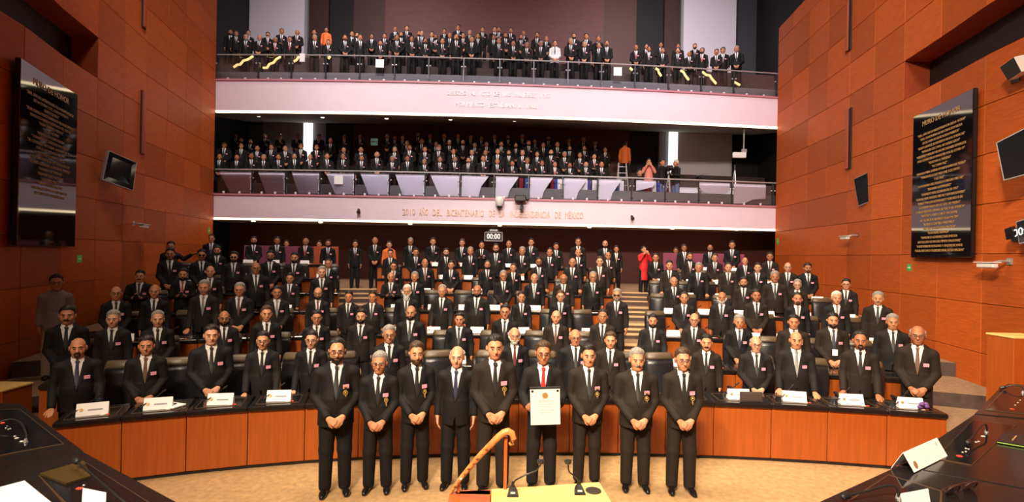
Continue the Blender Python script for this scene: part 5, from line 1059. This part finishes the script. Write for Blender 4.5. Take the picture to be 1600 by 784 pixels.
# ------------------------------------------------------------------ balconies
LOW = "343 240;370 241;392.6 238.5;412 241;435 240;460 239;484.5 240;511 238.5;536 239;565 241.6;589 236;613 243.6;636.5 242;663 248;687.5 243.6;710.6 243.5;732 245;755 242;777 247;800.5 250.5;824 245.4;847 250;867 252 r;890.4 253.6;915.6 252;940 252|350.5 221;377 222.5;402 227;424 224.5;445.5 227;470.4 223 s;494.6 225 r;537 229.5;564 229;616.7 229;640 225;664 228;685.6 226;708.7 232;737.4 234;758.4 234;777.6 232;795 234;816.5 234.5;839.4 236;861 233;882 236.6;906 238;928.6 240 r|391 217;377 215;636 219;659 216;681 220.6;702 218.6;723.4 218;742 222.4;760 220.5;783 220.5;806 223;826 218.6;849 222;870.7 221;890 227.6;913 227.6;945.6 230;516.6 215|368 208;413.6 212;438 212;464 212;498.5 212;538 211;562.5 210;605 208;617 211;629 211;653 206;672 208.5;694 208;715.7 208;735.5 209.7;752 211.6;773 209;793.5 209.7;816 207.8;835.6 217;857 211.6;889 215.4;911.5 214;930 219.5"
UPP = "384 53.7;405.5 53.7;430 58 r;453 56.6 r;491.7 54.4;513 63;539 54;563 53.7;594.6 64.5;620.5 53.7;643.5 56;665 59.5;691.6 59.5;713 53;737.6 56;779.5 58.7;802 63;823 66;845 63.8;867 63 W;891.6 59.5;913 64.5;935.4 66;948 63;993.7 69.5 r;1014 72 y;1035.4 74.5;1059 74.5;1077 80;1097 74.5 r;1119.5 76.6;1129.5 73.8 y;1151 71.6|360 46;369 48;388 47;418.4 50 y;440 44.4;464.4 46;491 46;550 48.7;558 51;581 58;601 52;627 50;655 48;659.3 48;675 49.4;681 53.7;703 51;724 51;747 51.6;771.6 53.7;790 51;814 53.7;839 50;853.5 56;896.6 51.6;916 52;934.7 56;1010 68.7;1032.5 66;1059.5 68;1085.7 68|509.7 45 O;617.6 41.5;636 40;694.5 45;716 38.6;734 48;754 42;773 41.5;779.5 42;798 43.7;818 48"
LOWT = [(.70, 4.98), (1.58, 5.53), (2.48, 6.08), (3.38, 6.60)]; UPPT = [(.86, 9.85), (1.78, 10.50), (2.68, 11.15)]
bstat = []
for nm, txt, tiers in (('lower', LOW, LOWT), ('upper', UPP, UPPT)):
    for k, part in enumerate(txt.split('|')):
        lst = sorted([t.split() for t in part.split(';')], key=lambda t: float(t[0]))
        where = 'along %s balcony rail' % nm if k == 0 else 'in %s tier of %s balcony' % (ordn(k + 1), nm)
        for n, t in enumerate(lst):
            x, y = float(t[0]), float(t[1]); ex = t[2] if len(t) > 2 else ''; a, b = deroll(x, y); off, z = tiers[k]; r_ = (a - CXP) / FPX
            D = 20.5
            for _ in range(6): D = bal((r_ * D + 11.72) / 22.53, off)[1]
            X = r_ * D; zc = CAMZ + (HOR - b) * D / FPX; s = (zc - z) / 1.738; bstat.append((nm, k, round(s, 2))); s = min(1.12, max(.86, s))
            sp = {'W': 'white_shirt', 'O': 'orange_vest'}.get(ex); tie = ex if ex in ('r', 's', 'y') and ex else 'k'
            pose = rnd.choice('AAABBK') if k else rnd.choice('AAAB'); hair = rnd.choice('kkkkkrrdgfx0q'); face = rnd.choice(['', '', '', 'b', 'm', 'o', 'G'])
            person(X, D, z, s, -math.atan2(X, D) * .8 + rnd.uniform(-.15, .15), pose, rnd.choice('nnnf'), hair, face, tie, rnd.choice([0, 1, 1, 2]), rnd.choice([0, 0, 1]), label_for(pose, tie, sp, n + 1, where, True), 'people ' + where, 0, rnd.random() < .8 and ex != 'W', False, sp, rnd.uniform(.97, 1.04))
# camera crew at the right end of the lower balcony
for x, y, pose, sp, yaw, k, tx in ((976.5, 219.5, 'B', 'orange_vest', 2.6, 2, 'person in orange vest standing beside a stepladder on the lower balcony'), (1014, 235.7, 'F', 'pink_vest', -.2, 0, 'person in salmon vest raising a camera on the lower balcony'), (999, 262.6, 'H', 'black_tee', .6, 0, 'person crouching beside the salmon vest on the lower balcony'), (1035, 248, 'B', 'black_tee', .5, 0, 'person in black top standing behind the rail on the lower balcony'), (1056, 248, 'D', 'black_tee', -1.2, 0, 'person in black top working a camera by the bright window')):
    a, b = deroll(x, y); off, z = LOWT[k]; off += .35 if k == 0 else 0; D = 21.0; r_ = (a - CXP) / FPX
    for _ in range(6): D = bal((r_ * D + 11.72) / 22.53, off)[1]
    X = r_ * D; zc = CAMZ + (HOR - b) * D / FPX; H_ = 1.738 - (.42 if pose == 'H' else 0); s = min(1.1, max(.85, (zc - z) / H_))
    person(X, D, z, s, yaw, pose, 'n', 'w' if x == 1056 else 'k', '', 'k', 1, 0, tx, 'camera crew on the lower balcony', 0, False, False, sp)
def lowpt(px, off, z): 
    D = 21.0; r_ = (deroll(px, 270)[0] - CXP) / FPX
    for _ in range(6): D = bal((r_ * D + 11.72) / 22.53, off)[1]
    return Vector((r_ * D, D, z))
def tripod(px, off, h, lb, cam_=True, zz=4.98):
    e = empty('camera_tripod', lowpt(px, off, zz)); tag(e, lb, 'tripod', 'tripods on the lower balcony')
    for k in range(3): q = 2 * math.pi * k / 3 + .5; m = MB(); m.tube([(0, 0, h * .9), (.2 * math.cos(q), .2 * math.sin(q), .01)], .018, 6); link('leg', m.mesh('leg', STEEL), e)
    m = MB(); m.tube([(0, 0, h * .6), (0, 0, h)], .025, 7); link('column', m.mesh('column', DKSTEEL), e)
    if cam_:
        m = MB(); m.bbox(-.1, .1, -.2, .2, h, h + .2, .03); b_ = link('camera_body', m.mesh('camera_body', PLAST), e); m = MB(); m.tube([(0, -.2, h + .1), (0, -.36, h + .1)], [.06, .075], 10); link('lens', m.mesh('lens', PLAST), b_)
tripod(1045, .60, 1.35, 'black video camera on a tripod before the bright window'); tripod(1093, .62, 1.0, 'small camera on a tripod right of the bright window'); tripod(1148, .62, 1.7, 'slender lamp tripod at the right end of the lower balcony', False)
e = empty('stepladder', lowpt(972, 1.62, 5.53)); tag(e, 'steel stepladder below the orange vest on the lower balcony', 'ladder')
for s in (-1, 1):
    m = MB(); m.tube([(s * .22, -.25, 0), (s * .16, .0, 1.25)], .022, 6); link('front_rail', m.mesh('front_rail', STEEL), e); m = MB(); m.tube([(s * .22, .25, 0), (s * .16, .02, 1.25)], .018, 6); link('rear_rail', m.mesh('rear_rail', STEEL), e)
for k in range(4): z_ = .25 + .27 * k; m = MB(); y_ = -.25 + .25 * z_ / 1.25; m.box(-.19, .19, y_ - .05, y_ + .05, z_, z_ + .02); link('rung', m.mesh('rung', STEEL), e)
a = at_depth(1156, 242, 21.6); e = empty('floodlight', (a.x, a.y, a.z)); tag(e, 'white lamp head hanging at the right end of the lower balcony', 'lamp'); m = MB(); m.bbox(-.28, .28, 0, .12, -.12, .12, .02); link('head', m.mesh('head', WPLAST), e); m = MB(); m.box(.1, .3, .02, .1, .12, .26); m.box(.16, .2, .04, .08, .26, 8.30 - a.z); link('yoke', m.mesh('yoke', SILVER), e)
m = MB(); a0 = lowpt(1062, 1.0, 5); a1 = lowpt(1144, 1.0, 5); e = empty('control_table', (a0.x, a0.y, 4.98)); tag(e, 'long table with white cloth at the right of the lower balcony', 'table'); m.bbox(0, a1.x - a0.x, 0, .5, .70, .74, .005); link('tabletop', m.mesh('tabletop', GREYP), e)
m = MB(); m.box(0, a1.x - a0.x, -.012, 0, .25, .74); link('cloth', m.mesh('cloth', CL['white']), e)
for x_ in (.1, a1.x - a0.x - .1):
    m = MB(); m.box(x_ - .02, x_ + .02, .05, .45, 0, .7); link('leg', m.mesh('leg', DKSTEEL), e)
